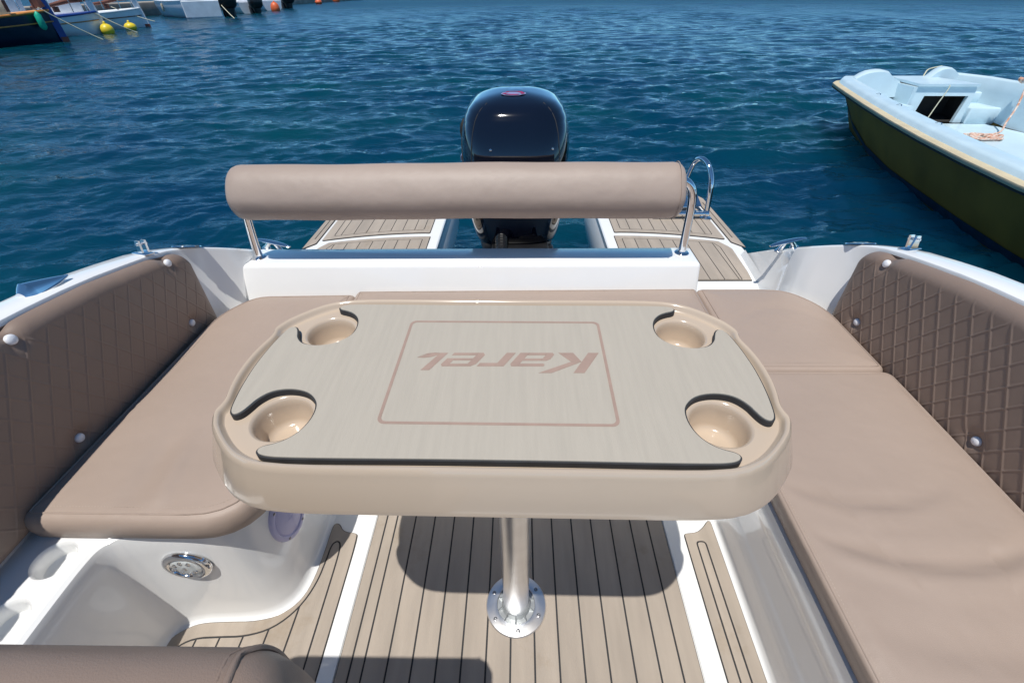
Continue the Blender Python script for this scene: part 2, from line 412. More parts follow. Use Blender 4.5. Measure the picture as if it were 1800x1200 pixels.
# seat tops (left one carries the shelf with two round recesses)
def circ(cx, cy, r, n=32): return [(cx+r*math.cos(2*PI*k/n), cy+r*math.sin(2*PI*k/n)) for k in range(n)]
CUPS = [(-1.077, .505, .046), (-1.077, .375, .046)]
g = G()
top = [(-1.19, -.9)]+[(x-.014 if i < 4 else x, y) for i, (x, y) in enumerate(lt)]
inner = []
for i in range(len(lt)):
    tg = Vector(lb[min(i+1, len(lb)-1)])-Vector(lb[max(i-1, 0)]); tg.normalize(); inner.append((lt[i][0]-tg.y*.014, lt[i][1]+tg.x*.014))
g.fill([(-1.19, -.9)]+inner+[(-.67, 1.62), (-1.19, 1.62)], [circ(*c)[::-1] for c in CUPS], .419)
g.build('seat_top', 'gel', BOAT)
for cx, cy, r in CUPS:
    G().lathe([(r, 0), (r-.003, -.003), (r-.005, -.012), (r-.007, -.04), (r-.014, -.046), (.001, -.047)], (cx, cy, .419), cap=False).build('cup_recess', 'gel', BOAT, 40)
g = G(); g.fill([(.622, -.9), (1.19, -.9), (1.19, 1.62), (.622, 1.62)], (), .419); g.fill([(-.67, 1.11), (.622, 1.11), (.622, 1.62), (-.67, 1.62)], (), .4185); g.build('seat_top', 'gel', BOAT)
# transom locker behind the bench
def rbox(name, x0, x1, y0, y1, z0, z1, r, m, parent, slope=0):
    g = G(); rings = []
    for d, z in ((0, z0), (0, z1-r), (r*.12, z1-r*.5), (r*.45, z1-r*.14), (r, z1)):
        P = offset(rrect(x0, y0, x1, y1, max(r, .012), 5), d); rings.append([(x, y+slope*(z1-z), z) for x, y in P])
    g.loft(rings, cap0=True, cap1=True); return g.build(name, m, parent, 40)
rbox('transom', -1.115, .708, 1.598, 1.745, .40, .590, .014, 'gel', BOAT, -.30)
# swim platform with motor cut-out
out = [(-1.235, 1.62), (-.49, 1.62), (-.49, 3.05), (-.53, 3.16), (-.60, 3.20), (-1.17, 3.20), (-1.235, 3.10)]
for sg in (-1, 1):
    P = rpoly([(sg*x+(.02 if sg > 0 else 0), y) for x, y in out], .04)
    g = G(); g.prism(P, .262, .297, bev=.006); g.build('swim_platform', 'gel', BOAT, 30)
    xi = sg*.49+(.02 if sg > 0 else 0); rings = []
    for y in np.linspace(1.62, 3.18, 14):
        rings.append([(xi-sg*a, y, z) for a, z in ((.0012, .2925), (.007, .282), (.022, .245), (.038, .18), (.042, .09), (.018, -.02), (-.03, -.13), (-.12, -.25))])
    G().loft(rings, closed=False, flip=sg > 0).build('platform_side', 'gel', BOAT, 60)
    rings = []
    for y in np.linspace(1.2, 3.18, 8):
        k = interp(y, [1.2, 2.2, 3.18], [0, 0, .04]); rings.append([(sg*(1.235-k), y, .27), (sg*(1.215-k), y, .1), (sg*(1.05-k), y, -.3)])
    G().loft(rings, closed=False, flip=sg < 0).build('hull_side', 'gel', BOAT, 60)
    g = G(); g.loft([[(sg*.49, 3.18, .262), (sg*1.2, 3.18, .262)], [(sg*.53, 3.12, -.3), (sg*1.0, 3.12, -.3)]], closed=False, flip=sg < 0); g.build('hull_end', 'gel', BOAT)
g = G(); g.loft([[(-.55, 1.735, .5), (.55, 1.735, .5)], [(-.55, 1.77, -.3), (.55, 1.76, -.3)]], closed=False, flip=True); g.build('motor_well', 'gel', BOAT)

# ------------------------------------------------------------------ foam deck pads of single planks
def deck_pad(outer, inner, z, lines, axis=0, gap=.0052, th=.007, bevel=.0006):
    outer = ccw(outer); inner = ccw(inner)
    base = G().prism(outer, z+.0006, z+th-.0022).build('deck_pad', 'black', BOAT, 30)
    o2 = offset(outer, .0022)
    G().prism(o2, z+th-.0022, z+th, holes=[offset(inner, -gap/2)]).build('margin_strip', 'eva', base, 30)
    i2 = offset(inner, gap/2); lo = min(p[axis] for p in i2)-1; hi = max(p[axis] for p in i2)+1
    L = [lo]+sorted(lines)+[hi]
    for a, b in zip(L[:-1], L[1:]):
        P = clean(clip(i2, axis, a+gap/2, b-gap/2))
        if len(P) < 3 or abs(area(P)) < 4e-5: continue
        G().prism(P, z+th-.0022, z+th).build('plank', 'eva', base, 30)
    return base
# centre hatch pad
deck_pad([(-.494, -.8), (.484, -.8), (.484, 1.05), (-.494, 1.05)], [(-.459, -.76), (.432, -.76), (.432, 1.0), (-.459, 1.0)], .0,
         [-.424]+[-.360+.0667*k for k in range(12)])
# hatch frame: raised white ribs each side
for x0, x1 in ((-.542, -.497), (.487, .539)):
    G().prism([(x0, -.8), (x1, -.8), (x1, 1.05), (x0, 1.05)], .0004, .0055, bev=.002).build('hatch_rib', 'gel', BOAT, 30)
# left pad, curving into the side bay
lo_ = chaikin([(-1.02, -.5), (-1.02, .44), (-1.0, .478), (-.97, .507), (-.93, .528), (-.85, .5325), (-.767, .534), (-.70, .552), (-.655, .595), (-.640, .66), (-.638, .75), (-.640, .83), (-.632, .842), (-.616, .838), (-.600, .815), (-.575, .808), (-.552, .806), (-.543, .795), (-.543, .5), (-.543, -.5)], 2)
li_ = chaikin([(-.985, -.47), (-.985, .42), (-.965, .462), (-.925, .488), (-.85, .492), (-.780, .494), (-.709, .515), (-.655, .568), (-.627, .64), (-.622, .72), (-.622, .755), (-.616, .772), (-.604, .777), (-.594, .768), (-.588, .74), (-.586, .6), (-.576, -.47)], 2)
deck_pad(lo_, li_, .0, [-.915, -.85, -.785, -.72, -.655])
# right strip pad
ro_ = chaikin([(.545, -.5), (.545, .80), (.547, .812), (.56, .815), (.59, .818), (.615, .835), (.638, .86), (.648, .86), (.65, .845), (.648, .4), (.646, -.5)], 1)
ri_ = rpoly([(.576, -.47), (.606, -.47), (.608, .785), (.579, .785)], .012)
deck_pad(ro_, ri_, .0, [])
# platform pads: front, rear and side strip, both sides
def arc_y(x, y0, b): return y0-b*((abs(x)-.52)/.68)**2
for sg in (-1, 1):
    s2 = (lambda P: [(sg*x+(.02 if sg > 0 else 0), y) for x, y in P])
    xs = np.linspace(.525, 1.10, 12)
    front = [(x, arc_y(x, 2.475, .11)) for x in xs]+[(1.135, 2.33), (1.145, 2.30), (1.13, 2.05 if sg > 0 else 1.8), (1.118, 1.962 if sg > 0 else 1.76), (.525, 1.962 if sg > 0 else 1.76)]
    xi = np.linspace(.565, 1.065, 12)
    fi = rpoly([(x, arc_y(x, 2.435, .10)) for x in xi]+[(1.085, 2.32), (1.072, 1.968 if sg > 0 else 1.775), (.565, 1.968 if sg > 0 else 1.775)], [.018]*13+[.001]*2 if False else .003, 4)
    deck_pad(s2(front), s2(fi), .297, [sg*(.635+.0705*k)+(.02 if sg > 0 else 0) for k in range(7)], gap=.0042)
    rear = [(.535, 3.14), (.535, arc_y(.535, 2.52, .11)+.0)]+[(x, arc_y(x, 2.525, .12)) for x in np.linspace(.56, 1.15, 12)]+[(1.15, 3.11), (1.13, 3.14)]
    ri = [(x, arc_y(x, 2.565, .12)) for x in np.linspace(.578, 1.095, 12)]+[(1.105, 3.09), (.578, 3.09)]
    deck_pad(s2(rpoly(rear, .014, 3)), s2(rpoly(ri, .018, 4)), .297, [sg*(.635+.0705*k)+(.02 if sg > 0 else 0) for k in range(7)], gap=.0042)
    side = rpoly([(1.168, 2.385), (1.226, 2.315), (1.222, 3.05), (1.185, 3.13), (1.165, 3.13)], .008, 3)
    si = rpoly([(1.1925, 2.44), (1.1965, 2.44), (1.1965, 2.98), (1.1925, 2.98)], .001, 2)
    deck_pad(s2(side), s2(si), .297, [], gap=.003)

# ------------------------------------------------------------------ fittings (parts of the motorboat)
def part_empty(name, loc, label=None):
    o = bpy.data.objects.new(name, None); o.empty_display_size = .05; o.location = loc
    link(o, BOAT); WM[o] = Matrix.Translation(loc)
    if label: o['label'] = label
    return o
def cleat(c, rz, tilt=0):
    m = Matrix.Translation(c) @ Matrix.Rotation(rz, 4, 'Z') @ Matrix.Rotation(tilt, 4, 'Y') @ Matrix.Scale(.86, 4)
    g = G(m)
    for sx in (-1, 1):
        g.tube([(sx*.045, 0, -.002), (sx*.034, 0, .022), (sx*.018, 0, .04)], [.017, .012, .011], 12)
        g.lathe([(.019, 0), (.019, .004), (.016, .007)], (sx*.045, 0, 0), n=18, sx=1.3)
    base = g.build('cleat', 'steel', BOAT, 50)
    g = G(m); xs = np.linspace(-.105, .105, 17)
    g.loft([[(x, .017*math.cos(a)*(1-abs(x/.115)**2.5)**.5, .046-.6*x*x*.8+.0075*math.sin(a)*(1-abs(x/.115)**4)) for a in np.linspace(0, 2*PI, 14, False)] for x in xs], cap0=True, cap1=True)
    g.build('horn', 'steel', base, 60)
cleat((1.205, 1.90, .500), R(14), R(-6)); cleat((-1.135, 1.90, .505), R(-14), R(6))
for x, y in ((1.17, 1.505), (-1.155, 1.475)):
    z = interp(y, [1.44, 1.5, 1.55], [.742, .716, .69])+.004
    m = Matrix.Translation((x*1.03, y, z)) @ Matrix.Rotation(R(-24), 4, 'X')
    g = G(m); g.lathe([(.001, .006), (.03, .006), (.036, .004), (.042, .0045), (.046, .0035), (.048, 0)], n=36); g.build('filler_cap', 'steel', BOAT, 40)
for x, y in ((1.243, 1.345), (-1.215, 1.315)):
    z = padtop(y)+.006; m = Matrix.Translation((x, y, z)) @ Matrix.Rotation(R(-12), 4, 'X') @ Matrix.Rotation(R(20 if x > 0 else -20), 4, 'Z')
    g = G(m); g.box((0, 0, .003), (.066, .032, .006), bev=.0025); b = g.build('canopy_bracket', 'steel', BOAT, 40)
    g = G(m)
    for s in (-1, 1):
        g.loft([[(-.018 if s*x < 0 else -.004, s*.009-.003, .006), (.016, s*.009-.003, .006), (.016, s*.009+.003, .006), (-.018 if s*x < 0 else -.004, s*.009+.003, .006)],
                [(-.004, s*.009-.003, .045), (.014, s*.009-.003, .045), (.014, s*.009+.003, .045), (-.004, s*.009+.003, .045)]], cap0=True, cap1=True)
    g.tube([(.006, -.017, .034), (.006, .017, .034)], .004, 10)
    g.build('fork', 'steel', b, 40)
# streamlined navigation light housing on the left gunwale
y = 1.0; m = Matrix.Translation((-1.243, 1.005, padtop(1.0)+.006)) @ Matrix.Rotation(R(80), 4, 'Z') @ Matrix.Scale(.72, 4)
g = G(m); rings = []
for t in np.linspace(0, 1, 15):
    x = -.075+.165*t; wd = .033*(1-t)**.55*(1 if t > .12 else .55+t/.12*.45)+.004; hh = .05*(1-t)**.9*(min(1, .35+t/.14*.65) if t < .14 else 1)+.004
    rings.append([(x, wd*math.cos(a)*(1.0 if math.sin(a) > .05 else 1.12), max(0, hh*math.sin(a)**.7 if math.sin(a) > 0 else 0)) for a in np.linspace(0, PI, 13)])
g.loft(rings, closed=False, flip=True)
g.add(rings[0], [tuple(range(13))]); nv = g.build('navigation_light', 'steel', BOAT, 50)
G(m).prism(rpoly([(-.085, -.04), (.03, -.035), (.095, -.006), (.095, .006), (.03, .035), (-.085, .04)], .015), 0, .004, bev=.0015).build('flange', 'steel', nv, 40)
# courtesy light in the seat front
def face_frame(p, n):
    n = Vector(n).normalized(); x = Vector((0, 0, 1)).cross(n).normalized(); yv = n.cross(x)
    m = Matrix((x, yv, n)).transposed().to_4x4(); m.translation = p; return m
m = face_frame((-.852, .556, .292), (.0, -1, .06)); g = G(m)
g.lathe([(.062, -.004), (.062, .003), (.058, .008), (.050, .011), (.044, .010), (.041, .005), (.04, .001)], n=40, cap=False, sx=1.0, sy=.86)
lt_ = g.build('courtesy_light', 'steel', BOAT, 50)
G(m).lathe([(.041, .003), (.038, .0075), (.025, .010), (.001, .0108)], n=36, cap=False, sx=1.0, sy=.86).build('lens', 'lens', lt_, 60)
g = G(m)
for k in range(8):
    a = 2*PI*k/8+.2; rr = .026 if k else 0
    g.lathe([(.0062, .008), (.0058, .0112), (.003, .0124), (.0005, .0126)], (rr*math.cos(a), rr*.86*math.sin(a), 0), n=12, cap=False)
g.build('diode', 'steel', lt_, 50)
# loudspeaker on the curved pedestal corner
m = face_frame((-.672, .712, .264), (.97, -.22, .05)); g = G(m)
g.lathe([(.086, -.02), (.086, .004), (.083, .010), (.076, .013), (.068, .013), (.064, .009)], n=48, cap=False, sx=.74, sy=1.0)
sp = g.build('speaker', 'lav', BOAT, 45)
g = G(m); g.lathe([(.064, .009), (.055, .014), (.03, .018), (.001, .0195)], n=40, cap=False, sx=.74); g.build('grille', 'lav', sp, 60)
g = G(m)
for k in range(-6, 7):
    yy = k*.0086; ww = .74*math.sqrt(max(0, .060**2-yy**2))
    if ww > .008: g.tube([(-ww, yy, .0105), (-ww*.5, yy, .0165-.08*abs(yy)), (0, yy, .0195-.1*abs(yy)), (ww*.5, yy, .0165-.08*abs(yy)), (ww, yy, .0105)], .0016, 6)
g.build('grille_rib', 'lav', sp, 60)
for a in (55, 125, 235, 305):
    G(m).lathe([(.004, .0128), (.004, .014), (.001, .0145)], (.074*.74*math.cos(R(a)), .074*math.sin(R(a)), 0), n=10, cap=False).build('screw', 'screw', sp, 40)
# boarding ladder folded on the right platform
ld = part_empty('boarding_ladder', (1.1, 2.85, .304))
x0 = 1.150
g = G(); g.tube(spline([(x0, 2.72, .306), (x0-.004, 2.725, .42), (x0-.012, 2.745, .53), (x0-.03, 2.80, .60), (x0-.05, 2.87, .615), (x0-.065, 2.93, .58), (x0-.075, 2.97, .48), (x0-.08, 2.985, .36), (x0-.08, 2.985, .306)], 8), .0155, 14)
g.build('handrail', 'steel', ld, 60)
for y, x in ((2.72, x0), (2.985, x0-.08)): G().lathe([(.034, 0), (.034, .004), (.03, .006), (.02, .007)], (x, y, .304), n=24).build('foot_plate', 'steel', ld, 40)
g = G(); g.tube([(x0-.33, 2.715, .335), (x0-.005, 2.715, .335)], .017, 14); g.tube([(x0-.012, 2.715, .335), (x0+.008, 2.715, .335)], .022, 14); g.build('hinge_bar', 'steel', ld, 50)
for xx in (x0-.30, x0-.075):
    g = G(); g.tube([(xx, 2.72, .34), (xx, 3.12, .35)], .014, 12); g.build('side_rail', 'steel', ld, 50)
for yy in (2.80, 2.93, 3.06):
    g = G(); g.box((x0-.1875, yy, .352), (.20, .06, .012), bev=.004); g.build('step', 'steel', ld, 40)
g = G(); g.loft([[(x0-.20, 2.74, .37), (x0-.03, 2.74, .37)], [(x0-.22, 2.86, .46), (x0-.06, 2.86, .45)], [(x0-.23, 2.97, .47), (x0-.09, 2.97, .45)]], closed=False); g.build('tread_cover', 'steel', ld, 30)

# ------------------------------------------------------------------ cushions
def cushion(name, outline, z0, z1, label, wrinkle=None, r=.022, puff=.008, seam=True, group=None, under=0):
    P = resample(ccw(outline), .012); n = len(P)
    cx = sum(p[0] for p in P)/n; cy = sum(p[1] for p in P)/n
    root = thing(name, label, 'seat cushion', (cx, cy, z0), group)
    rings = []
    for d, z in ((.03+under, z0), (.006+under, z0+.001), (.0+under*.9, z0+.008), (-.003+under*.55, (z0+z1)/2), (-.001+under*.06, z1-r*.9), (r*.15, z1-r*.42), (r*.5, z1-r*.12)):
        rings.append([Vector((x, y, z)) for x, y in offset(P, d)])
    base = offset(P, r)
    hh = lambda x, y: (wrinkle(x, y) if wrinkle else 0)
    for s in np.linspace(1, .02, 46):
        e = 1-s
        rings.append([Vector((cx+(x-cx)*s, cy+(y-cy)*s, z1+puff*(1-math.exp(-e*7))+hh(cx+(x-cx)*s, cy+(y-cy)*s)*min(1, e*14))) for x, y in base])
    g = G(); g.loft(rings, cap0=True, cap1=True); g.build('cover', 'vinyl', root, 60)
    if seam:
        q = [(x, y, z1-.0005) for x, y in offset(P, r*.82)]
        G().tube(q+[q[0]], .0021, 6, caps=False).build('piping', 'vinyl', root, 60)
        st = offset(P, r*1.45); g = G(); st = resample(st, .0075)
        for i in range(0, len(st)-1, 1):
            a, b = Vector(st[i]), Vector(st[i+1]); d = (b-a)*.3
            zz = z1+.0004+puff*.12
            g.tube([(a.x+d.x, a.y+d.y, zz), (b.x-d.x, b.y-d.y, zz)], .0007, 4)
        so_ = g.build('stitching', 'thread', root, 0); so_['kind'] = 'stuff'
    return root
def gauss_arc(x, y, x0, x1, y0, sag, w, a):
    if not x0 < x < x1: return 0
    t = (x-x0)/(x1-x0); yc = y0-sag*4*t*(1-t); e = math.sin(PI*t)**.6
    return a*e*math.exp(-((y-yc)/w)**2)
def wr_right(x, y):
    h = gauss_arc(x, y, .63, 1.02, .66, .045, .014, -.0075)+gauss_arc(x, y, .63, 1.02, .63, .05, .018, .007)
    h += gauss_arc(x, y, .64, 1.14, .535, .06, .018, -.012)+gauss_arc(x, y, .64, 1.14, .497, .065, .022, .010)
    h += gauss_arc(x, y, .66, 1.2, .34, .03, .035, -.008)+gauss_arc(x, y, .66, 1.2, .28, .03, .035, .006)
    h += .0025*math.sin(9*x+5*y)+.002*math.sin(14*y-6*x+1)
    return h
def wr_soft(x, y): return .0022*math.sin(8*x+3*y)+.0018*math.sin(11*y-5*x+2)+gauss_arc(x, y, .75, 1.12, 1.30, -.12, .03, -.004)
def wr_left(x, y): return .0025*math.sin(7*x+4*y+1)+.0018*math.sin(12*y-9*x)+.006*math.exp(-((x+.86+.12*(y-.6))/.025)**2)*math.exp(-((y-.68)/.12)**2)-.006*math.exp(-((x+.92+.12*(y-.6))/.03)**2)*math.exp(-((y-.70)/.12)**2)
cushion('seat_cushion', rpoly([(.612, -.9), (1.147, -.9), (1.147, 1.074), (.612, 1.074)], .035), .419, .498,
        'long taupe seat cushion with soft creases along the right side bench', wr_right, r=.010, under=.016, group='taupe bench cushions in the cockpit')
cushion('seat_cushion', rpoly([(.700, 1.078), (1.147, 1.078), (1.147, 1.43), (1.06, 1.555), (.96, 1.57), (.700, 1.57)], [.02, .03, .07, .09, .05, .02]), .419, .499,
        'taupe corner seat cushion beside the quilted right backrest', wr_soft, group='taupe bench cushions in the cockpit')
cushion('seat_cushion', rpoly([(-.65, 1.1), (.697, 1.1), (.697, 1.562), (-.65, 1.548)], .02), .419, .506,
        'taupe rear bench cushion partly hidden behind the beige table', wr_soft, group='taupe bench cushions in the cockpit')
cushion('seat_cushion', rpoly([(-1.168, .555), (-.62, .552), (-.618, 1.15), (-.655, 1.17), (-.655, 1.54), (-1.05, 1.53), (-1.141, 1.40)], [.03, .15, .05, .02, .02, .06, .08]), .419, .497,
        'taupe left seat cushion with rounded front corner above the round light', wr_left, r=.026, group='taupe bench cushions in the cockpit')

# ------------------------------------------------------------------ quilted coaming backrests
SN_T = [1.305, .785, .27, -.25]
def quilted_pad(sg, label):
    y1, y0 = 1.425, -.6
    ny, nz = 1100, 180
    root = thing('quilted_backrest', label, 'backrest', (sg*1.17, .6, .5), 'quilted side backrests')
    ys = np.linspace(y1, y0, ny)
    prof = []  # (u,  dx, zfrac) built per column
    zb = .44; U = np.linspace(0, 1, nz); V = np.zeros((ny, nz, 3))
    snaps = [(y+(.0 if sg > 0 else .02), padtop(y)-.034) for y in SN_T]+[(y-.012, .527) for y in SN_T]
    for i, y in enumerate(ys):
        zt = padtop(min(y, 1.41))-.004
        e = (y1-y); rc = .045
        ztop = zt-(rc-math.sqrt(max(0, rc*rc-(rc-e)**2))) if e < rc else zt
        ztop -= .023; straight = ztop-.013-zb; arc = .013*PI/2; L = straight+arc; s = U*L
        z = np.where(s < straight, zb+s, ztop-.013+.013*np.sin((s-straight)/.013))
        x = np.where(s < straight, 0, .013*(1-np.cos((s-straight)/.013)))
        # bulge towards the seat
        b = .022*(1-np.exp(-e/.012))*(1-np.exp(-(s+.002)/.012))
        q1 = y/.057+s/.084; q2 = y/.057-s/.084
        d1 = np.abs((q1-np.round(q1)))*.0472; d2 = np.abs((q2-np.round(q2)))*.0472
        edge = np.clip((e-.02)/.03, 0, 1)*np.clip((s-.015)/.03, 0, 1)*np.clip((L-s-.012)/.02, 0, 1)
        gr = np.minimum(1, np.exp(-(d1/.0022)**2)+np.exp(-(d2/.0022)**2)); sh_ = np.exp(-((np.minimum(d1, d2)-.0036)/.0022)**2); pf = np.minimum(1, np.minimum(d1, d2)/.016)
        b = b+edge*((.0018 if sg > 0 else .0015)*gr-.0004*sh_)
        for sy, sz in snaps:
            dd = np.hypot(y-sy, z-sz); b = b-.013*np.exp(-(dd/.026)**2)
        V[i, :, 0] = sg*(1.172+x-b*np.cos(np.clip((s-straight)/.013, 0, PI/2))); V[i, :, 1] = y
        V[i, :, 2] = z+b*np.sin(np.clip((s-straight)/.013, 0, PI/2))
    # close back and bottom
    F = []
    for i in range(ny-1):
        for j in range(nz-1):
            a = i*nz+j; f = (a, a+1, a+nz+1, a+nz); F.append(f if sg > 0 else f[::-1])
    me = mesh_obj('quilted_cover', V.reshape(-1, 3).tolist(), F, 'vinyl_pad', root, 80)
    rings = []
    for i in range(0, ny, 40):
        t = V[i, -1]; b0 = V[i, 0]; rings.append([(b0[0], b0[1], b0[2]), (sg*1.188, b0[1], b0[2]-.004), (sg*1.188, b0[1], t[2]-.01), tuple(t)])
    G().loft(rings, closed=False, flip=sg < 0).build('back_panel', 'vinyl_pad', root, 40)
    end = [tuple(v) for v in V[0]]+[(sg*1.188, y1, V[0][-1][2]-.01), (sg*1.188, y1, zb-.004)]
    mesh_obj('end_panel', end, [tuple(range(len(end)))[::(-1 if sg > 0 else 1)]], 'vinyl_pad', root, 40)
    sm = None
    for k, (sy, sz) in enumerate(snaps):
        x = sg*(1.1605 if sz < .6 else 1.1615); nrm = (-sg, 0, .25 if sz > .6 else 0)
        mm = face_frame((x, sy, sz), nrm)
        if sm is None:
            g = G(); g.lathe([(.0125, -.002), (.0125, .003), (.0105, .0065), (.006, .0085), (.0005, .009)], n=20, cap=False)
            o = g.build('snap_button', 'white', root, 60); sm = o.data
        else:
            o = bpy.data.objects.new('snap_button', sm); link(o, root)
        o.matrix_world = mm
        o.matrix_basis = mm
quilted_pad(1, 'brown diamond quilted backrest with white buttons along the right gunwale')
quilted_pad(-1, 'brown quilted backrest along the left gunwale, its face in shade')

# ------------------------------------------------------------------ bolster backrest on two steel posts
bol = thing('bolster_backrest', 'long taupe bolster backrest on steel posts above the white transom', 'backrest', (-.23, 1.66, .59))
sec = chaikin([(1.640, .764), (1.616, .768), (1.594, .783), (1.578, .812), (1.571, .846), (1.578, .872), (1.594, .900), (1.618, .930), (1.652, .951), (1.688, .954), (1.712, .938), (1.715, .90), (1.70, .84), (1.672, .785)], 2)
cyy = 1.65; czz = .86; rings = []
for t, k in [(0, .72), (.004, .83), (.012, .915), (.024, .97), (.04, 1)]: rings.append((-1.058+t, k))
rings += [(x, 1) for x in np.linspace(-1.0, .53, 24)]
rings += [(.588-t, k) for t, k in [(.04, 1), (.024, .97), (.012, .915), (.004, .83), (0, .72)]]
def bulge(x, y, z):
    return .0018*math.sin(5*x+2)+.001*math.sin(17*x+30*z)
g = G(); g.loft([[(x, cyy+(y-cyy)*k, czz+(z-czz)*k+bulge(x, y, z)) for y, z in sec] for x, k in rings], cap0=True, cap1=True, flip=False)
g.build('cover', 'vinyl', bol, 50)
for x in (.565,):
    q = [(x, cyy+(y-cyy)*1.004, czz+(z-czz)*1.004) for y, z in sec]
    G().tube(q+[q[0]], .0016, 6, caps=False).build('piping', 'vinyl', bol, 60)
for pth in ([(-1.064, 1.66, .590), (-1.058, 1.66, .70), (-1.045, 1.658, .80), (-1.02, 1.66, .86), (-.98, 1.665, .885)],
            [(.655, 1.688, .590), (.652, 1.685, .70), (.646, 1.68, .80), (.632, 1.678, .855), (.60, 1.677, .885), (.55, 1.675, .89)]):
    g = G(); g.tube(spline(pth, 8), .0155, 16); po = g.build('post', 'steel', bol, 60)
    G().lathe([(.029, 0), (.029, .003), (.026, .006), (.019, .008), (.0165, .012)], pth[0], n=28).build('collar', 'steel', po, 40)

# ------------------------------------------------------------------ table
TBL = thing('pedestal_table', 'beige oblong pedestal table with four cup holders and printed top sheet', 'table', (-.012, .584, .007))
TM = Matrix.Translation((-.032, .588, 0)) @ Matrix.Rotation(R(-.7), 4, 'Z')
q = [(0, .2155), (.12, .2155), (.24, .2155), (.285, .2145), (.320, .2115), (.345, .2055), (.370, .1935), (.390, .178), (.410, .158), (.426, .139), (.4365, .118), (.4395, .107), (.4388, .099), (.4345, .091), (.4372, .078), (.443, .055), (.447, .028), (.448, 0)]
full = q+[(x, -y) for x, y in q[-2::-1]]; full = full+[(-x, y) for x, y in full[-2:0:-1]]
OUT = ccw(chaikin(resample([(x*1.010-.0015, y) for x, y in full], .012), 1))
zt = .937; cupr = .0485; CP = [(sx*.336, sy*.112) for sx in (-1, 1) for sy in (-1, 1)]
def smooth_off(P, d): return offset(P, d)
g = G(TM)
prof = [(.06, .862), (.004, .8555), (-.014, .857), (-.0205, .8635), (-.0195, .873), (-.005, .914), (-.0008, .926), (.0015, .933), (.0052, .9372), (.0085, .9368), (.011, .934), (.013, .930), (.0148, .927), (.0165, .926)]
sm = lambda P: [tuple((Vector(P[i-1])+Vector(P[i])*2+Vector(P[(i+1) % len(P)]))/4) for i in range(len(P))]
rings = []
for d, z in prof:
    P = offset(OUT, d)
    if d > .01:
        P = sm(P)
    rings.append([(x, y, z) for x, y in P])
g.loft(rings, cap0=True)
tray = [(p[0], p[1]) for p in rings[-1]]
g.fill(tray, [circ(cx, cy, cupr, 40)[::-1] for cx, cy in CP], .926)
g.build('table_top', 'beige', TBL, 50)
for cx, cy in CP:
    m = TM @ Matrix.Translation((cx, cy, .926))
    G(m).lathe([(cupr, 0), (cupr-.0025, -.0012), (cupr-.005, -.005), (cupr-.0065, -.015), (cupr-.0095, -.042), (cupr-.013, -.049), (cupr-.021, -.052), (.0005, -.0525)], n=40, cap=False).build('cup_holder', 'beige', TBL, 60)
qp = [(0, -.199), (.1, -.199), (.206, -.2), (.298, -.2), (.322, -.198), (.334, -.194), (.339, -.188), (.339, -.182), (.333, -.176), (.320, -.172), (.305, -.164), (.291, -.147), (.284, -.123), (.285, -.099), (.293, -.083), (.309, -.068), (.331, -.061), (.352, -.061), (.370, -.067), (.383, -.083), (.388, -.098), (.393, -.110), (.399, -.117), (.406, -.119), (.412, -.116), (.417, -.107), (.421, -.088), (.426, -.053), (.429, 0)]
padq = qp+[(x, -y) for x, y in qp[-2::-1]]; padq = padq+[(-x, y) for x, y in padq[-2:0:-1]]
padq = ccw(chaikin([(x*1.0, y*.975-.0035) for x, y in padq], 2))
sheet = G(TM).prism(padq, .9263, .9368).build('top_sheet', 'black', TBL, 30)
G(TM).prism(offset(padq, .0026), .9368, .9392, bev=.0006).build('sheet_face', 'table_eva', sheet, 30)
# printed frame and lettering on the sheet
fo = rrect(-.1815, -.1335, .1815, .1315, .012); fi_ = rrect(-.1765, -.1285, .1765, .1265, .009)
G(TM).prism(fo, .9393, .9396, holes=[fi_]).build('printed_frame', 'print', sheet, 0)
SH = .58
def letter(polys, x0):
    g = G()
    for P in polys:
        W = []
        for x, y in P:
            X = (x0+x+SH*y)*.001; Y = y*.001
            W.append((.1385-X, .623-Y))
        g.prism(ccw(W), .9393, .9396)
    g.build('letter', 'print', sheet, 0)
def rc(x0, y0, x1, y1): return [(x0, y0), (x1, y0), (x1, y1), (x0, y1)]
letter([rc(0, 0, 18.5, 53), [(19.2, 24.5), (37, 24.5), (77, 53), (55, 53)], [(19.2, 23.8), (37, 23.8), (71, 0), (45, 0)]], 0)
letter([[(6, 29), (46, 29), (46, 36), (2, 36), (2, 32)], [(46.2, 0), (62, 0), (62, 30), (57, 36), (46.2, 36)], rc(14.2, 15.5, 46, 21.5), rc(14.2, 0, 46, 6.5), [(5, 0), (14, 0), (14, 21.5), (5, 21.5), (0, 17), (0, 4.5)]], 76)
letter([rc(0, 0, 16, 36), rc(16.2, 27.5, 46, 36)], 146)
letter([[(6, 0), (15, 0), (15, 36), (6, 36), (0, 30), (0, 6)], rc(15.2, 29.3, 46, 36), [(46.2, 15), (60, 15), (60, 31), (55, 36), (46.2, 36)], rc(15.2, 15, 46, 20.5), rc(15.2, 0, 58, 6.7)], 197)
letter([[(0, 0), (14, 0), (15, 46), (0, 46)], [(14.6, 1), (24, .5), (34, 4), (45, 13), (32, 13.5), (22, 11), (14.8, 6)], [(14.8, -.2), (24, -.6), (36, 1.5), (46, 11.5), (36, 4), (24, .2)]], 266)
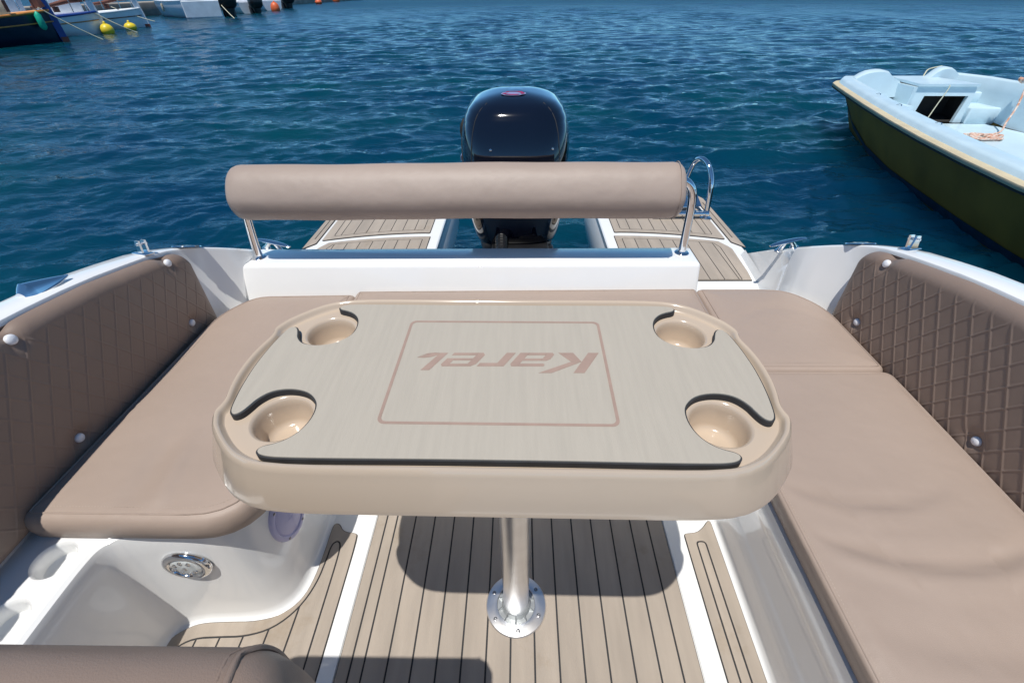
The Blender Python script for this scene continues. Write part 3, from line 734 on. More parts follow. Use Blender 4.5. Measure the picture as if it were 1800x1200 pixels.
# post and flange
PX, PY = -.012, .584
g = G(); g.lathe([(.0365, .012), (.0365, .3), (.0375, .78), (.0385, .87)], (PX, PY, 0), n=36); g.build('post', 'alu', TBL, 60)
g = G(); g.lathe([(.088, .0072), (.0885, .010), (.086, .0135), (.070, .0165), (.060, .0172), (.056, .0165)], (PX, PY, 0), n=56, cap=False); g.lathe([(.0365, .0165), (.001, .0165)], (PX, PY, 0), n=24, cap=False)
fl = g.build('base_flange', 'alu', TBL, 30)
g = G(); g.lathe([(.056, .0165), (.0545, .0115), (.042, .0112), (.0405, .034), (.0385, .036), (.037, .036)], (PX, PY, 0), n=48, cap=False); g.build('socket', 'alu_dark', fl, 30)
for k in range(10):
    a = 2*PI*k/10+.3; g = G(Matrix.Translation((PX, PY, 0)) @ Matrix.Rotation(a, 4, 'Z'))
    g.loft([[(.0405, -.0014, .012), (.0545, -.0014, .012), (.0545, .0014, .012), (.0405, .0014, .012)], [(.0405, -.0012, .03), (.051, -.0012, .0165), (.051, .0012, .0165), (.0405, .0012, .03)]], cap1=True)
    g.build('fin', 'alu_dark', fl, 20)
scm = None
for k in range(6):
    a = R(-85+60*k); P = Vector((PX+.072*math.cos(a), PY+.072*math.sin(a), .0155))
    if scm is None:
        g = G(); g.lathe([(.0058, 0), (.0056, .0018), (.0048, .0024), (.0022, .0024), (.002, .0006), (.0002, .0006)], n=16, cap=False); o = g.build('screw', 'screw', fl, 40); scm = o.data
    else:
        o = bpy.data.objects.new('screw', scm); link(o, fl)
    o.location = P

# ------------------------------------------------------------------ helm seat (only its back reaches the frame)
hs = thing('helm_seat', 'brown vinyl helm seat back with stitched edge at the lower left', 'seat', (-.45, -.05, 0))
def seat_back():
    rings = []
    xs = list(np.linspace(-.76, -.186, 40)); zc = .868; yc = .082
    for x in xs:
        e = min(x+.76, -.186-x); k = math.sqrt(max(0, 1-(1-min(1, e/.05))**2)); k2 = .35+.65*k
        ring = []
        for t in np.linspace(0, 2*PI, 40, False):
            c, s_ = math.cos(t), math.sin(t)
            a = abs(c)**.55*(1 if c > 0 else -1); b = abs(s_)**.5*(1 if s_ > 0 else -1)
            ring.append((x, yc+.072*a*(.55+.45*k), zc+.171*b*(.90+.10*k)))
        rings.append(ring)
    G().loft(rings, cap0=True, cap1=True).build('backrest', 'vinyl_pad', hs, 60)
    for xo in (-.227,):
        ring = []
        for t in np.linspace(0, 2*PI, 60, False):
            c, s_ = math.cos(t), math.sin(t); a = abs(c)**.55*(1 if c > 0 else -1); b = abs(s_)**.5*(1 if s_ > 0 else -1)
            ring.append((xo+.006*abs(math.sin(3*t)), yc+.0728*a*.985, zc+.1715*b*.997))
        G().tube(ring+[ring[0]], .0028, 6, caps=False).build('piping', 'vinyl_pad', hs, 60)
        G().tube([(p[0]-.009, p[1], p[2]-.0018) for p in ring]+[(ring[0][0]-.009, ring[0][1], ring[0][2]-.0018)], .002, 6, caps=False).build('piping', 'vinyl_pad', hs, 60)
seat_back()
g = G(); g.box((-.45, -.22, .62), (.56, .48, .12), bev=.04); g.build('seat', 'vinyl_pad', hs, 50)
g = G(); g.box((-.45, -.22, .285), (.40, .40, .55), bev=.03); g.build('base', 'gel', hs, 50)
g = G(); g.box((-.45, -.01, .66), (.30, .04, .12), bev=.01); g.build('bracket', 'steel', hs, 50)

# ------------------------------------------------------------------ outboard motor
OB = thing('outboard_motor', 'glossy dark navy outboard motor on the stern behind the bolster', 'outboard motor', (-.02, 2.1, WATER))
def sring(z, hw, y0, y1, n=56, e=3.5, cx=-.02):
    cy = (y0+y1)/2; hl = (y1-y0)/2; out = []
    for k in range(n):
        a = 2*PI*k/n; c, s_ = math.cos(a), math.sin(a)
        out.append((cx+hw*abs(c)**(2/e)*(1 if c > 0 else -1), cy+hl*abs(s_)**(2/e)*(1 if s_ > 0 else -1), z))
    return out
zr = [(.50, .192, 1.945, 2.41), (.53, .203, 1.93, 2.425), (.58, .213, 1.918, 2.45), (.66, .226, 1.905, 2.48), (.76, .237, 1.90, 2.50), (.86, .238, 1.908, 2.50), (.93, .237, 1.922, 2.495),
      (.98, .231, 1.942, 2.485), (1.02, .219, 1.966, 2.47), (1.05, .200, 1.99, 2.45), (1.07, .174, 2.015, 2.425), (1.086, .135, 2.05, 2.385), (1.097, .085, 2.095, 2.33), (1.103, .035, 2.15, 2.26)]
fine = []
zz = [r[0] for r in zr]
for z in list(np.linspace(.50, .98, 16))+list(np.linspace(1.0, 1.09, 10))+[1.094, 1.098, 1.101, 1.103]:
    fine.append(sring(z, *(interp(z, zz, [r[i] for r in zr]) for i in (1, 2, 3))))
G().loft(fine, cap0=True, cap1=True).build('cowl', 'navy', OB, 60)
for sx in (-1, 1):   # seams of the centre cover and bolt heads
    pts = []
    for z in np.linspace(.62, 1.078, 26):
        hw, y0, y1 = (interp(z, zz, [r[i] for r in zr]) for i in (1, 2, 3))
        f = .80-.12*(z-.6); cx = f*hw; yy = (y0+y1)/2-(y1-y0)/2*(1-f**3.5)**(1/3.5); pts.append((-.02+sx*cx, yy+.0003, z))
    G().tube(pts, .0018, 6).build('seam', 'darkvoid', OB, 60)
    z = .93; hw, y0, y1 = (interp(z, zz, [r[i] for r in zr]) for i in (1, 2, 3))
    f = .42+(.22 if sx > 0 else 0); yy = (y0+y1)/2-(y1-y0)/2*(1-f**3.5)**(1/3.5)
    G().lathe([(.0055, 0), (.005, .003), (.002, .0045), (.0003, .005)], (-.02+sx*f*hw, yy, z), (0, -1, .25), 12, cap=False).build('bolt', 'steel', OB, 60)
# air intake slot and side panel joint on the left shoulder
for nm, f0, f1, z0, z1, rad in (('panel_joint', .985, .86, 1.0, .60, .0035), ('air_intake', .995, .998, 1.005, .925, .011)):
    pts = []
    for t in np.linspace(0, 1, 22):
        z = z0+(z1-z0)*t; f = f0+(f1-f0)*t**1.5; hw, y0, y1 = (interp(z, zz, [r[i] for r in zr]) for i in (1, 2, 3))
        pts.append((-.02-f*hw, (y0+y1)/2-(y1-y0)/2*(1-f**3.5)**(1/3.5)+.002, z))
    G().tube(pts, [rad*(.3+.7*math.sin(PI*t)) for t in np.linspace(0, 1, 22)], 8).build(nm, 'darkvoid', OB, 60)
# round emblem on top, decals on the side
def emb(r0, r1, a0, a1, name, m, dz, wob=0):
    g = G(); A = np.linspace(a0, a1, 30); rings = []
    for a in A:
        w_ = wob*math.sin((a-a0)/(a1-a0)*PI)
        rings.append([(-.028+(rr)*math.cos(a), 2.12+rr*.55*math.sin(a), 0) for rr in (r0-w_, r1)])
    V = []
    for r_ in rings:
        for x, y, _ in r_:
            best = .9
            for z in np.linspace(.95, 1.105, 80):
                hw, y0, y1 = (interp(z, zz, [r[i] for r in zr]) for i in (1, 2, 3))
                if (abs((x+.02)/hw))**3.5+(abs((y-(y0+y1)/2)/((y1-y0)/2)))**3.5 <= 1: best = z
            V.append((x, y, best+dz))
    F = [(2*i, 2*i+1, 2*i+3, 2*i+2) for i in range(len(A)-1)]
    mesh_obj(name, V, F, m, OB, 60)
emb(.001, .052, 0, 2*PI, 'emblem', 'lightblue', .0035)
emb(.034, .046, R(-35), R(140), 'emblem', 'red', .005, .005); emb(.032, .046, R(170), R(310), 'emblem', 'red', .005, .005)
g = G(); g.box((-.2585, 2.10, .80), (.002, .10, .05)); g.build('decal', 'red', OB, 0)
g = G(); g.box((-.2585, 2.10, .86), (.002, .08, .02)); g.build('decal', 'lightblue', OB, 0)
# mid section, bracket, hose
g = G(); g.loft([sring(z, hw, a, b, 28, 3) for z, hw, a, b in ((-.5, .05, 2.12, 2.34), (-.1, .06, 2.1, 2.36), (.2, .08, 2.08, 2.38), (.36, .11, 2.03, 2.38))], cap0=True); g.build('leg', 'dark', OB, 50)
G().loft([sring(z, hw, a, b, 40, 3) for z, hw, a, b in ((.335, .06, 2.02, 2.34), (.345, .11, 1.985, 2.37), (.38, .15, 1.96, 2.395), (.43, .175, 1.947, 2.41), (.498, .186, 1.95, 2.405))], cap0=True, cap1=True).build('lower_cowl', 'dark', OB, 60)
g = G(); g.box((-.02, 1.94, .21), (.22, .28, .24), bev=.03)
for sx in (-1, 1): g.box((-.02+sx*.13, 1.86, .24), (.035, .2, .42), bev=.01)
g.build('clamp_bracket', 'dark', OB, 40)
g = G(); g.box((.045, 1.91, .475), (.11, .10, .06), bev=.02); g.box((.0, 1.95, .50), (.26, .1, .02), bev=.008); g.box((.13, 1.97, .45), (.05, .05, .08), bev=.01); g.build('tilt_housing', 'dark', OB, 40)
hp = spline([(-.075, 2.0, .57), (-.085, 1.93, .545), (-.08, 1.86, .50), (-.065, 1.80, .43), (-.06, 1.76, .33)], 12)
g = G(); g.tube(hp, [.026+.003*(i % 2) for i in range(len(hp))], 14); g.build('cable_hose', 'dark', OB, 0)
g = G(); g.box((-.145, 1.93, .40), (.02, .02, .09), bev=.004); g.build('release_lever', 'red', OB, 40)
m = face_frame((.075, 1.928, .585), (0, -1, -.1)); G(m).prism([(-.007, -.006), (.007, -.006), (0, .007)], 0, .0015).build('decal', 'yellow', OB, 0)

# ------------------------------------------------------------------ pale blue skiff on the right
SN = Vector((4.2, 7.0, 0)); SA = Vector((-.07, -.997, 0)).normalized(); SV = Vector((.997, -.07, 0)).normalized()
SM = Matrix((SA, SV, Vector((0, 0, 1)))).transposed().to_4x4(); SM.translation = SN   # local u (forward), v (across), z
SK = thing('skiff', 'pale blue open skiff with olive hull and cream rubbing rail', 'boat', (4.6, 4.5, WATER))
ST = [  # u, near rail v, far rail v, rail z
    (-.02, .06, 1.78, .405), (.08, -.02, 1.93, .40), (.3, -.07, 2.10, .398), (.7, -.15, 2.22, .395), (1.4, -.285, 2.32, .39), (2.13, -.42, 2.38, .39), (2.8, -.52, 2.38, .39), (3.45, -.60, 2.36, .395), (4.05, -.65, 2.36, .40), (5.0, -.66, 2.2, .42), (6.0, -.5, 2.0, .46), (7.0, -.05, 1.6, .52), (7.8, .55, 1.05, .60)]
def skew(u, v): return u-.27*max(0, v)*max(0, 1-u/1.2)*.95   # the transom runs slightly back
def near_far(side):
    for u, a, b, z in ST: yield (u, a if side < 0 else b, z)
hull_rings = []
for u, a, b, z in ST:
    c = (a+b)/2; hb = (b-a)/2; t = interp(u, [0, .6, 1.6, 8], [.30, .06, -.10, -.06])   # chine height
    t2 = min(t-.22, -.12) if u > .2 else t-.05; ring = [(skew(u, a), a, z), (skew(u, a+.07), a+.09, (z+t)/2+.03), (skew(u, a+.17), a+.20, t), (skew(u, a+.3), a+.36, t2), (skew(u, c), c, t2-.12), (skew(u, b-.3), b-.24, t2), (skew(u, b-.17), b-.08, t), (skew(u, b-.07), b-.03, (z+t)/2+.03), (skew(u, b), b, z)]
    hull_rings.append(ring)
g = G(SM); g.loft(hull_rings, closed=False, flip=True); g.add(hull_rings[0], [tuple(range(9))]); g.build('hull', 'olive', SK, 50)
# worn blue antifouling along the chine
g = G(SM); r2 = []
for u, a, b, z in ST[1:10]:
    t = interp(u, [0, .6, 1.6, 8], [.30, .06, -.10, -.06]); r2.append([(skew(u, a+.155), a+.183-.004, t+.028), (skew(u, a+.17), a+.196, t-.005), (skew(u, a+.2), a+.235, t-.06)])
g.loft(r2, closed=False, flip=True); g.build('waterline_stripe', 'blueline', SK, 50)
def side_strip(prof, name, m, u0=-1, u1=9, both=True):
    g = G(SM)
    for sd in ((-1, 1) if both else (-1,)):
        rings = []
        for u, v, z in near_far(sd):
            if u0 <= u <= u1: rings.append([(skew(u, v-sd*d), v-sd*d, z+dz) for d, dz in prof])
        g.loft(rings, closed=False, flip=sd < 0)
    # across the transom
    return g
RAIL = [(.0, -.036), (-.026, -.033), (-.034, -.018), (-.03, 0), (-.01, .004), (.05, .004)]
def transom_strip(g, prof, v0, v1, u_=-.02, zadd=0):
    rings = []
    for v in np.linspace(v0, v1, 8):
        rings.append([(skew(u_, v)+d, v, interp(v, [.06, 1.74], [.405, .405])+dz+zadd) for d, dz in prof])
    g.loft(rings, closed=False, flip=False)
g = side_strip(RAIL, '', ''); transom_strip(g, RAIL, .06, 1.74); g.build('rubbing_rail', 'cream', SK, 50)
g = side_strip([(-.0, -.05), (-.027, -.047), (-.028, -.036), (0, -.036)], '', ''); g.build('rail_gasket', 'black', SK, 50)
# gunwale cap: rises inside the rail, flat top, falls into the boat
CAP = [(.045, .0), (.06, .035), (.075, .05), (.10, .056), (.22, .052), (.25, .045), (.27, .02), (.285, -.12), (.31, -.40), (.34, -.44)]
CAPF = [(.045, .0), (.06, .035), (.075, .05), (.10, .054), (.14, .05), (.155, .03), (.16, -.10), (.165, -.40), (.17, -.44)]
g = G(SM)
for sd, prof_ in ((-1, CAP), (1, CAPF)):
    g.loft([[(skew(u, v-sd*d), v-sd*d, max(z+dz, interp(u, [-.02, .3, .7], [.34, .2, -.04]) if sd < 0 else interp(u, [-.02, .15, .3, .7], [.27, .24, .04, -.04]))) for d, dz in prof_] for u, v, z in near_far(sd)], closed=False, flip=sd < 0)
g.build('gunwale', 'skiff', SK, 55)
# raised stern quarters and transom with motor notch
def quarter(v0, v1, hts, name):
    g = G(SM); rings = []
    for v, h in zip(np.linspace(v0, v1, len(hts)), hts):
        u = skew(-.02, v)
        rings.append([(u+.035, v, .40), (u+.05, v, .40+h*.8), (u+.07, v, .40+h), (u+.16, v, .40+h), (u+.19, v, .40+h*.85), (u+.21, v, .33), (u+.24, v, .22)])
    g.loft(rings, closed=False); g.add(rings[0], [tuple(range(7))[::-1]]); g.add(rings[-1], [tuple(range(7))]); return g.build(name, 'skiff', SK, 45)
quarter(.21, .87, [.055, .10, .125, .135, .14, .135, .12, .07, .02, .0], 'stern_quarter')
quarter(1.24, 1.72, [.0, .03, .10, .135, .14, .13, .10, .056], 'stern_quarter')
quarter(.86, 1.25, [-.02, -.03, -.03, -.03, -.02], 'motor_notch')
# side decks inside the stern, sole, well and benches
g = G(SM); g.loft([[(u, a+.30, -.04), (u, b-.16, -.04)] for u, a, b, z in ST[2:11]], closed=False); g.build('sole', 'skiff', SK, 40)
g = G(SM)   # left return wall of the motor well and its bulkhead with an opening
def quad(*P): g.add(P, [tuple(range(len(P)))])
def slab(P, th):
    P = [Vector(p) for p in P]; n_ = (P[1]-P[0]).cross(P[2]-P[0]).normalized()*th
    g.loft([P, [p-n_ for p in P]], cap0=True, cap1=True)
slab([(.22, .95, -.04), (-.30, .84, .05), (-.30, .84, .385), (.22, .95, .375)], .05)
bu = .22
def bp(v, z): return (bu+.12*(z-.2)*-1, v, z)
for P in ([bp(.95, .27), bp(1.68, .27), bp(1.68, .375), bp(.95, .375)], [bp(.95, -.04), bp(1.02, -.04), bp(1.08, .27), bp(.95, .27)], [bp(1.56, -.04), bp(1.68, -.04), bp(1.68, .27), bp(1.62, .27)]):
    slab([P[1], P[0], P[3], P[2]], -.05)
slab([(-.30, .84, .40), (-.30, 1.35, .40), (.23, 1.68, .380), (.23, .95, .380)], .03)
g.build('bulkhead', 'skiff', SK, 30)
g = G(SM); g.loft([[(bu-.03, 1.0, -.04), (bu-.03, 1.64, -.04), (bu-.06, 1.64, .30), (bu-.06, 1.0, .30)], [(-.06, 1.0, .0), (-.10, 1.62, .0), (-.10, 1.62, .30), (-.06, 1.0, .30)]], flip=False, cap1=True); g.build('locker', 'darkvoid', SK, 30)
g = G(SM); g.fill([(-.05, .30), (.3, .24), (.3, .93), (-.24, .82)], (), .17); g.build('stern_seat', 'skiff', SK, 40)
g = G(SM); g.loft([[(.3, .24, .17), (.3, .95, .17)], [(.34, .28, -.04), (.34, .95, -.04)]], closed=False); g.build('seat_front', 'skiff', SK, 40)
g = G(SM); g.box((.06, 1.86, .05), (.50, .40, .20), bev=.02); g.box((-.20, 1.84, .20), (.34, .32, .15), bev=.02); g.build('side_bench', 'skiff', SK, 40)
g = G(SM)
for k, (u, v) in enumerate(((1.15, -.08), (1.75, -.19), (2.55, -.30))):
    g.tube([(u, v, .444), (u+.02, v+.015, .455), (u+.05, v+.02, .455), (u+.07, v+.01, .444)], .004, 6)
g.build('pad_eye', 'steel', SK, 50)
# ropes in the skiff
def rope(name, pts, r, m, label, cat='rope', n=10, grp=None):
    g = G(); g.tube(spline(pts, n), r, 8); o = g.build(name, m, None, 60); tag(o, label, cat, grp); return o
W_ = lambda u, v, z: tuple(SM @ Vector((u, v, z)))
coil = []
for k in range(70):
    a = k*.42; rr = .10+.045*math.sin(k*.9)+.02*math.sin(k*2.3); coil.append(W_(1.05+rr*.9*math.cos(a)*1.0, 1.40+rr*1.5*math.sin(a), -.025+.012*(k/70)+.006*math.sin(k*1.7)))
tail = [W_(.95, 1.62, .0), W_(.85, 1.72, .10), W_(.75, 1.82, .25), W_(.62, 1.90, .42), W_(.58, 1.93, .50)]
rope('mooring_rope', coil+tail, .011, 'rope', 'white and orange rope coiled on the skiff floor and led over its side', n=4)
knot = [W_(.5+.05*math.sin(k*1.3)+.02*k/14, 1.95+.06*math.cos(k*1.9), .49+.022*math.sin(k*2.6)) for k in range(26)]
rope('rope_bundle', knot, .013, 'rope', 'knotted bundle of rope on the far gunwale of the skiff', n=5)
rope('thin_cord', [W_(-.05, 1.22, .40), W_(.10, 1.30, .405), W_(.215, 1.31, .40), W_(.24, 1.31, .36), W_(.26, 1.26, .2), W_(.30, 1.2, .05), W_(.32, 1.17, -.03)], .006, 'cord', 'thin pale cord hanging down across the dark locker opening of the skiff', 'cord')
rope('thin_cord', [W_(-.42, 1.55, .53), W_(-.45, 1.42, .49), W_(-.40, 1.36, .44), W_(-.36, 1.33, .40)], .008, 'cord', 'short frayed cord end on the far stern corner of the skiff', 'cord')

# ------------------------------------------------------------------ boats moored along the far left quay
def frame(x, y, ang, s=1):
    return Matrix.Translation((x, y, WATER)) @ Matrix.Rotation(ang, 4, 'Z') @ Matrix.Scale(s, 4)
def hull_loft(xf, L, B, fb, fbb, n=14, bluff=.55, rake=.5, keel=-.4, transom=.6):
    """x forward from stern 0 to bow L; returns rings of (keel..sheer) on both sides"""
    rings = []
    for t in np.linspace(0, 1, n):
        w_ = B/2*(transom+(1-transom)*min(1, t/.35)) if t < .35 else B/2*max(.012, (1-((t-.35)/.65)**(1/bluff*1.2))**.75)
        zs = fb+(fbb-fb)*t**2.2+.12*fb*(1-t)**2
        rk = rake*max(0, t-.6)/.4
        ring = []
        for s in (-1, 1):
            side = [(t*L+rk, s*w_, zs), (t*L+rk*.75, s*w_*.97, zs*.66), (t*L+rk*.4, s*w_*.86, zs*.25), (t*L+rk*.2, s*w_*.7, 0), (t*L, s*w_*.3, keel*.7)]
            ring += side if s < 0 else side[::-1]
        rings.append(ring)
    return rings
def far_hull(T, xf, L, B, fb, fbb, hm, sm, railm='bwhite', **kw):
    rings = hull_loft(xf, L, B, fb, fbb, **kw)
    g = G(xf); g.loft(rings, closed=False, flip=True); g.add(rings[0], [tuple(range(10))]); g.build('hull', hm, T, 50)
    g = G(xf); g.loft([[(r[0][0], r[0][1]*.97, r[0][2]-.06), (r[9][0], r[9][1]*.97, r[9][2]-.06)] for r in rings], closed=False); g.build('deck', sm, T, 40)
    for s in (0, 9):
        G(xf).tube([Vector(r[s])+Vector((0, 0, .01)) for r in rings], .045, 8).build('rail', railm, T, 60)
    return rings
def mid(r, i, f=1): return Vector(r[i])
# 1: dark blue wooden caique
A1 = R(52); X1 = frame(-18.45, 22.0, A1)
T1 = thing('fishing_boat', 'dark blue wooden fishing boat with orange rail at the far left', 'boat', (-18.45, 22.0, WATER), 'boats moored on the left')
XL = X1 @ Matrix.Translation((-8.0, 0, 0))
rg = far_hull(T1, XL, 7.75, 3.1, .68, 1.02, 'bhull', 'canvas', 'wood', rake=.12, bluff=.75)
for s in (0, 9): G(XL).tube([Vector(r[s]).lerp(Vector(r[1 if s == 0 else 8]), 1.0)+Vector((0, (-.02 if s == 0 else .02), 0)) for r in rg], .025, 6).build('strake', 'wood', T1, 60)
G(XL).loft([[(7.75, -.09, .0), (7.98, -.09, .0), (7.98, .09, .0), (7.75, .09, .0)], [(7.70, -.09, .8), (7.95, -.09, .8), (7.95, .09, .8), (7.70, .09, .8)], [(7.62, -.1, 1.45), (7.86, -.1, 1.45), (7.86, .1, 1.45), (7.62, .1, 1.45)]], cap0=True, cap1=True).build('stem_post', 'bblue', T1, 30)
G(XL).box((7.88, 0, .06), (.24, .2, .18)).build('stem_shoe', 'anti', T1)
G(XL).tube([(7.6, 0, 1.12), (7.55, 0, 1.5), (7.4, .05, 1.75)], [.22, .17, .2], 8).build('figurehead', 'brownwood', T1, 30)
for k, x in enumerate((3.2, 3.55, 3.9, 4.25)):
    G(XL).box((x, -.35, 1.75), (.28, 1.5, 1.5)).build('cabin_board', 'mahog', T1)
G(XL).box((4.75, -.55, 1.65), (.12, 1.3, 1.2)).build('cabin_frame', 'wood', T1); G(XL).box((4.83, -.55, 1.65), (.06, .8, .8)).build('cabin_window', 'bwhite', T1)
G(XL).box((5.9, .35, 1.1), (1.5, 1.0, .55), bev=.08).build('canvas_cover', 'canvas', T1, 40)
for x in (5.3, 5.75, 6.5): G(XL).box((x, -.75, 1.2), (.10, .1, .35)).build('bitt', 'mahog', T1)
G(XL).tube([(4.7, -.75, 1.95), (5.8, -.55, 2.05), (6.9, -.3, 2.2), (7.5, 0, 2.25)], .05, 8).build('handrail', 'wood', T1, 60)
for x, y, z in ((5.9, -.52, 2.05), (6.9, -.3, 2.2)): G(XL).tube([(x, y-.1, 1.05), (x, y, z)], .025, 6).build('stanchion', 'steel', T1, 60)
# 2, 3: white caiques
def white_caique(x, y, ang, s, label, trim, stripe):
    T = thing('fishing_boat', label, 'boat', (x, y, WATER), 'boats moored on the left'); X = frame(x, y, ang, s) @ Matrix.Translation((-6.4, 0, 0))
    rg = far_hull(T, X, 6.2, 2.7, .58, .84, 'bgrey', 'bwhite', trim, rake=.1, bluff=.75)
    for q_ in (0, 9): G(X).tube([Vector(r[q_]).lerp(Vector(r[1 if q_ == 0 else 8]), 1.05)+Vector((0, (-.02 if q_ == 0 else .02), 0)) for r in rg], .022, 6).build('strake', stripe, T, 60)
    G(X).loft([[(6.12, -.09, .0), (6.42, -.09, .0), (6.42, .09, .0), (6.12, .09, .0)], [(6.08, -.09, .7), (6.34, -.09, .7), (6.34, .09, .7), (6.08, .09, .7)], [(5.98, -.11, 1.28), (6.24, -.11, 1.28), (6.24, .11, 1.28), (5.98, .11, 1.28)]], cap0=True, cap1=True).build('stem_post', 'bwhite', T, 30)
    G(X).box((6.3, 0, .05), (.26, .2, .16)).build('stem_shoe', 'anti', T)
    G(X).box((2.8, 0, 1.35), (1.7, 1.5, 1.3), bev=.08).build('cabin', 'bwhite', T, 40)
    for k in (-1, 1): G(X).box((2.8, k*.76, 1.6), (.6, .03, .4)).build('window', 'bgrey', T)
    G(X).tube([(4.5, -.75, 1.5), (5.3, -.5, 1.5), (5.9, -.2, 1.5)], .022, 6).build('handrail', 'steel', T, 60)
    for x_, y_ in ((4.5, -.75), (5.3, -.5), (5.9, -.2)): G(X).tube([(x_, y_, .85), (x_, y_, 1.5)], .018, 6).build('stanchion', 'steel', T, 60)
    G(X).tube([(3.9, -.4, 1.06), (4.6, -.3, 1.12), (5.4, -.12, 1.28), (6.0, 0, 1.38), (6.35, .02, 1.42)], [.05, .07, .1, .16, .12], 8).build('anchor_stock', 'brownwood', T, 50)
    G(X).box((4.7, -.62, .98), (.22, .12, .2)).build('bitt', 'brownwood', T)
white_caique(-19.9, 26.3, R(50), 1.0, 'white fishing boat with blue rail between dark blue boat and white ones', 'bblue', 'wood')
white_caique(-20.9, 30.9, R(46), 1.0, 'white fishing boat with grey rail behind the second yellow buoy', 'bgrey', 'brownwood')
# 4: white cruiser, stern to the right
def cruiser():
    T = thing('cabin_cruiser', 'white cabin cruiser showing its flat pale transom', 'boat', (-21.9, 40.6, WATER), 'boats moored on the left')
    X = frame(-23.15, 40.7, R(139))
    rg = far_hull(T, X, 8.5, 2.9, .92, 1.15, 'bwhite', 'bwhite', 'bwhite', transom=.86)
    G(X).loft([[(-.06, -1.22, .05), (-.06, 1.22, .05), (-.06, 1.25, .98), (-.06, -1.25, .98)], [(.02, -1.25, .05), (.02, 1.25, .05), (.02, 1.28, 1.02), (.02, -1.28, 1.02)]], cap0=True).build('transom', 'bgrey', T, 30)
    G(X).box((4.0, 0, 1.85), (3.6, 2.0, 1.3), bev=.2).build('cabin', 'bwhite', T, 40)
    for k in (-1, 1):
        for x in (3.0, 4.2): G(X).box((x, k*1.01, 2.0), (.8, .03, .45)).build('window', 'darkvoid', T)
    G(X).tube([(.4, -1.15, 1.2), (.4, -1.15, 1.75), (2.0, -1.2, 1.85)], .03, 6).build('handrail', 'steel', T, 60)
    G(X).box((3.6, 1.47, .6), (.16, .14, .5), bev=.06).build('fender', 'canvas', T, 40)
    return T
cruiser()
def far_outboard(x, y, ang, s, label):
    T = thing('outboard_motor', label, 'outboard motor', (x, y, WATER), 'dark outboard motors at the far boats'); X = Matrix.Translation((0, 0, -.30*s)) @ frame(x, y, ang, s) @ Matrix.Diagonal((1.5, 1.2, 1, 1))
    G(X).loft([[(c[0]+.02, c[1]-2.2, c[2]) for c in sring(z, hw, a, b, 20, 3)] for z, hw, a, b in ((.55, .16, 2.0, 2.38), (.65, .22, 1.93, 2.47), (.9, .24, 1.9, 2.5), (1.05, .2, 1.95, 2.46), (1.14, .1, 2.05, 2.35))], cap0=True, cap1=True).build('cowl', 'dark', T, 60)
    G(X).loft([[(c[0]+.02, c[1]-2.2, c[2]) for c in sring(z, hw, a, b, 16, 3)] for z, hw, a, b in ((-.3, .05, 2.1, 2.3), (.2, .08, 2.08, 2.34), (.56, .14, 2.02, 2.36))]).build('leg', 'dark', T, 60)
    G(X).box((0, -.34, .42), (.3, .22, .5), bev=.05).build('clamp_bracket', 'dark', T, 40)
def small_boat(x, y, ang, s, label, L=4.6):
    T = thing('small_motorboat', label, 'boat', (x, y, WATER), 'boats moored on the left'); X = frame(x, y, ang, s)
    far_hull(T, X, L, 1.9, .62, .85, 'bgrey', 'bwhite', 'bwhite', transom=.88)
    G(X).box((.10, 0, .56), (.16, 1.5, .28), bev=.06).build('transom', 'bwhite', T, 40)
    G(X).box((1.6, 0, .85), (.7, .7, .7), bev=.12).build('console', 'bwhite', T, 40)
    G(X).box((.9, 0, .72), (.5, 1.2, .3), bev=.08).build('seat', 'bwhite', T, 40)
OBA = R(139)
far_outboard(-22.1, 42.4, OBA+R(70), 2.0, 'large black outboard motor behind the pale transom of the cruiser')
for k, (x, y, s, lb, lo2) in enumerate(((-22.9, 47.6, 1.1, 'small white motorboat just right of the cruiser', 'black tilted outboard motor between cruiser and orange buoy'),
                                       (-23.6, 53.6, 1.1, 'small white motorboat behind the first orange buoy', None),
                                       (-25.0, 59.5, 1.2, 'small white motorboat furthest along the moored row', 'black outboard motor at the last white boat of the row'))):
    small_boat(x, y, OBA, s, lb)
    if lo2: far_outboard(x+.75, y-.5, OBA+R(90), 1.5 if k == 0 else 1.8, lo2)
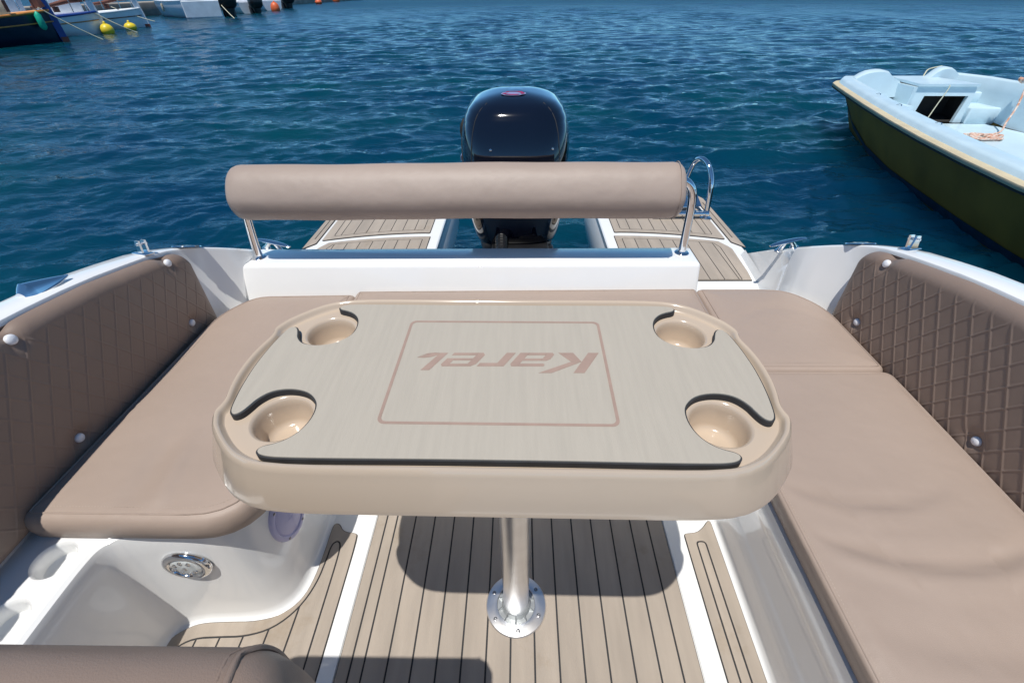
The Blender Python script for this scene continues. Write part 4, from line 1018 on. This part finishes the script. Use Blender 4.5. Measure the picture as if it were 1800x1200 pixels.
# buoys, fender, mooring lines
def buoy(x, y, r, m, label, sz=.8, grp=None):
    g = G(); g.sphere((x, y, WATER+r*.45), r, 18, sz); b = g.build('buoy', m, None, 60); tag(b, label, 'buoy', grp)
    G().lathe([(.05, 0), (.06, .05), (.03, .09), (.001, .1)], (x, y, WATER+r*.45+r*sz*.95), n=10, cap=False).build('eye', m, b, 50)
buoy(-19.75, 26.05, .28, 'byel', 'yellow mooring buoy touching the first white stem', .95, 'yellow mooring buoys')
buoy(-20.1, 28.2, .28, 'byel', 'yellow mooring buoy floating between the two white fishing boats', .72, 'yellow mooring buoys')
buoy(-22.9, 52.4, .40, 'bora', 'orange buoy between the small motorboats and their engines', 1.3, 'orange buoys')
buoy(-27.0, 75.6, .45, 'bora', 'flattened orange buoy left of the upright one by the quay', .7, 'orange buoys')
buoy(-28.6, 88.0, .55, 'bora', 'upright orange buoy beside the end of the stone quay', 1.2, 'orange buoys')
g = G(XL); q0 = Vector((7.3, -.52, .98)); g.lathe([(.02, .34), (.05, .3), (.11, .22), (.12, -.16), (.06, -.24), (.02, -.26)], q0+Vector((0, -.08, -.30)), n=14)
f_ = g.build('fender', 'green', None, 50); tag(f_, 'bright green fender hanging on the dark blue boat', 'fender')
def line(a, b, r, label, sag=.25):
    a, b = Vector(a), Vector(b); P = [a.lerp(b, t)+Vector((0, 0, -sag*4*t*(1-t))) for t in np.linspace(0, 1, 12)]
    g = G(); g.tube(P, r, 6); o = g.build('mooring_line', 'cord', None, 60); tag(o, label, 'rope', 'mooring lines of the far boats')
line(XL @ Vector((7.5, -.22, 1.12)), (-17.7, 22.9, WATER-.05), .022, 'pale mooring line from the dark blue bow into the water', .05)
line((-19.95, 26.0, .70), (-18.9, 26.9, WATER-.05), .022, 'pale mooring line from the first white bow past a yellow buoy', .05)
line((-21.9, 29.9, .85), (-20.3, 30.6, .15), .02, 'pale mooring line from the second white bow past its stem', .05)
line((-22.6, 42.2, .80), (-20.3, 39.4, WATER-.05), .025, 'pale mooring line from the cruiser transom past its engine', .05)
# quay behind the boats
Q = thing('stone_quay', 'low grey stone quay running behind the moored boats', 'quay', (-33, 60, WATER))
def quay_block(x, y, ang, L, h): G(Matrix.Translation((x, y, WATER)) @ Matrix.Rotation(ang, 4, 'Z')).box((0, 0, h/2-.6), (L, 2.4, h+1.2), bev=.08).build('quay_block', 'quay', Q, 40)
pts = [(-30.5, 14), (-30.5, 24), (-31, 34), (-31.5, 44), (-32, 54), (-32, 64), (-31.5, 74), (-31.2, 84), (-31, 94), (-30, 104)]
for (xa, ya), (xb, yb) in zip(pts[:-1], pts[1:]): quay_block((xa+xb)/2, (ya+yb)/2, math.atan2(yb-ya, xb-xa), math.hypot(xb-xa, yb-ya)-.04, .9)
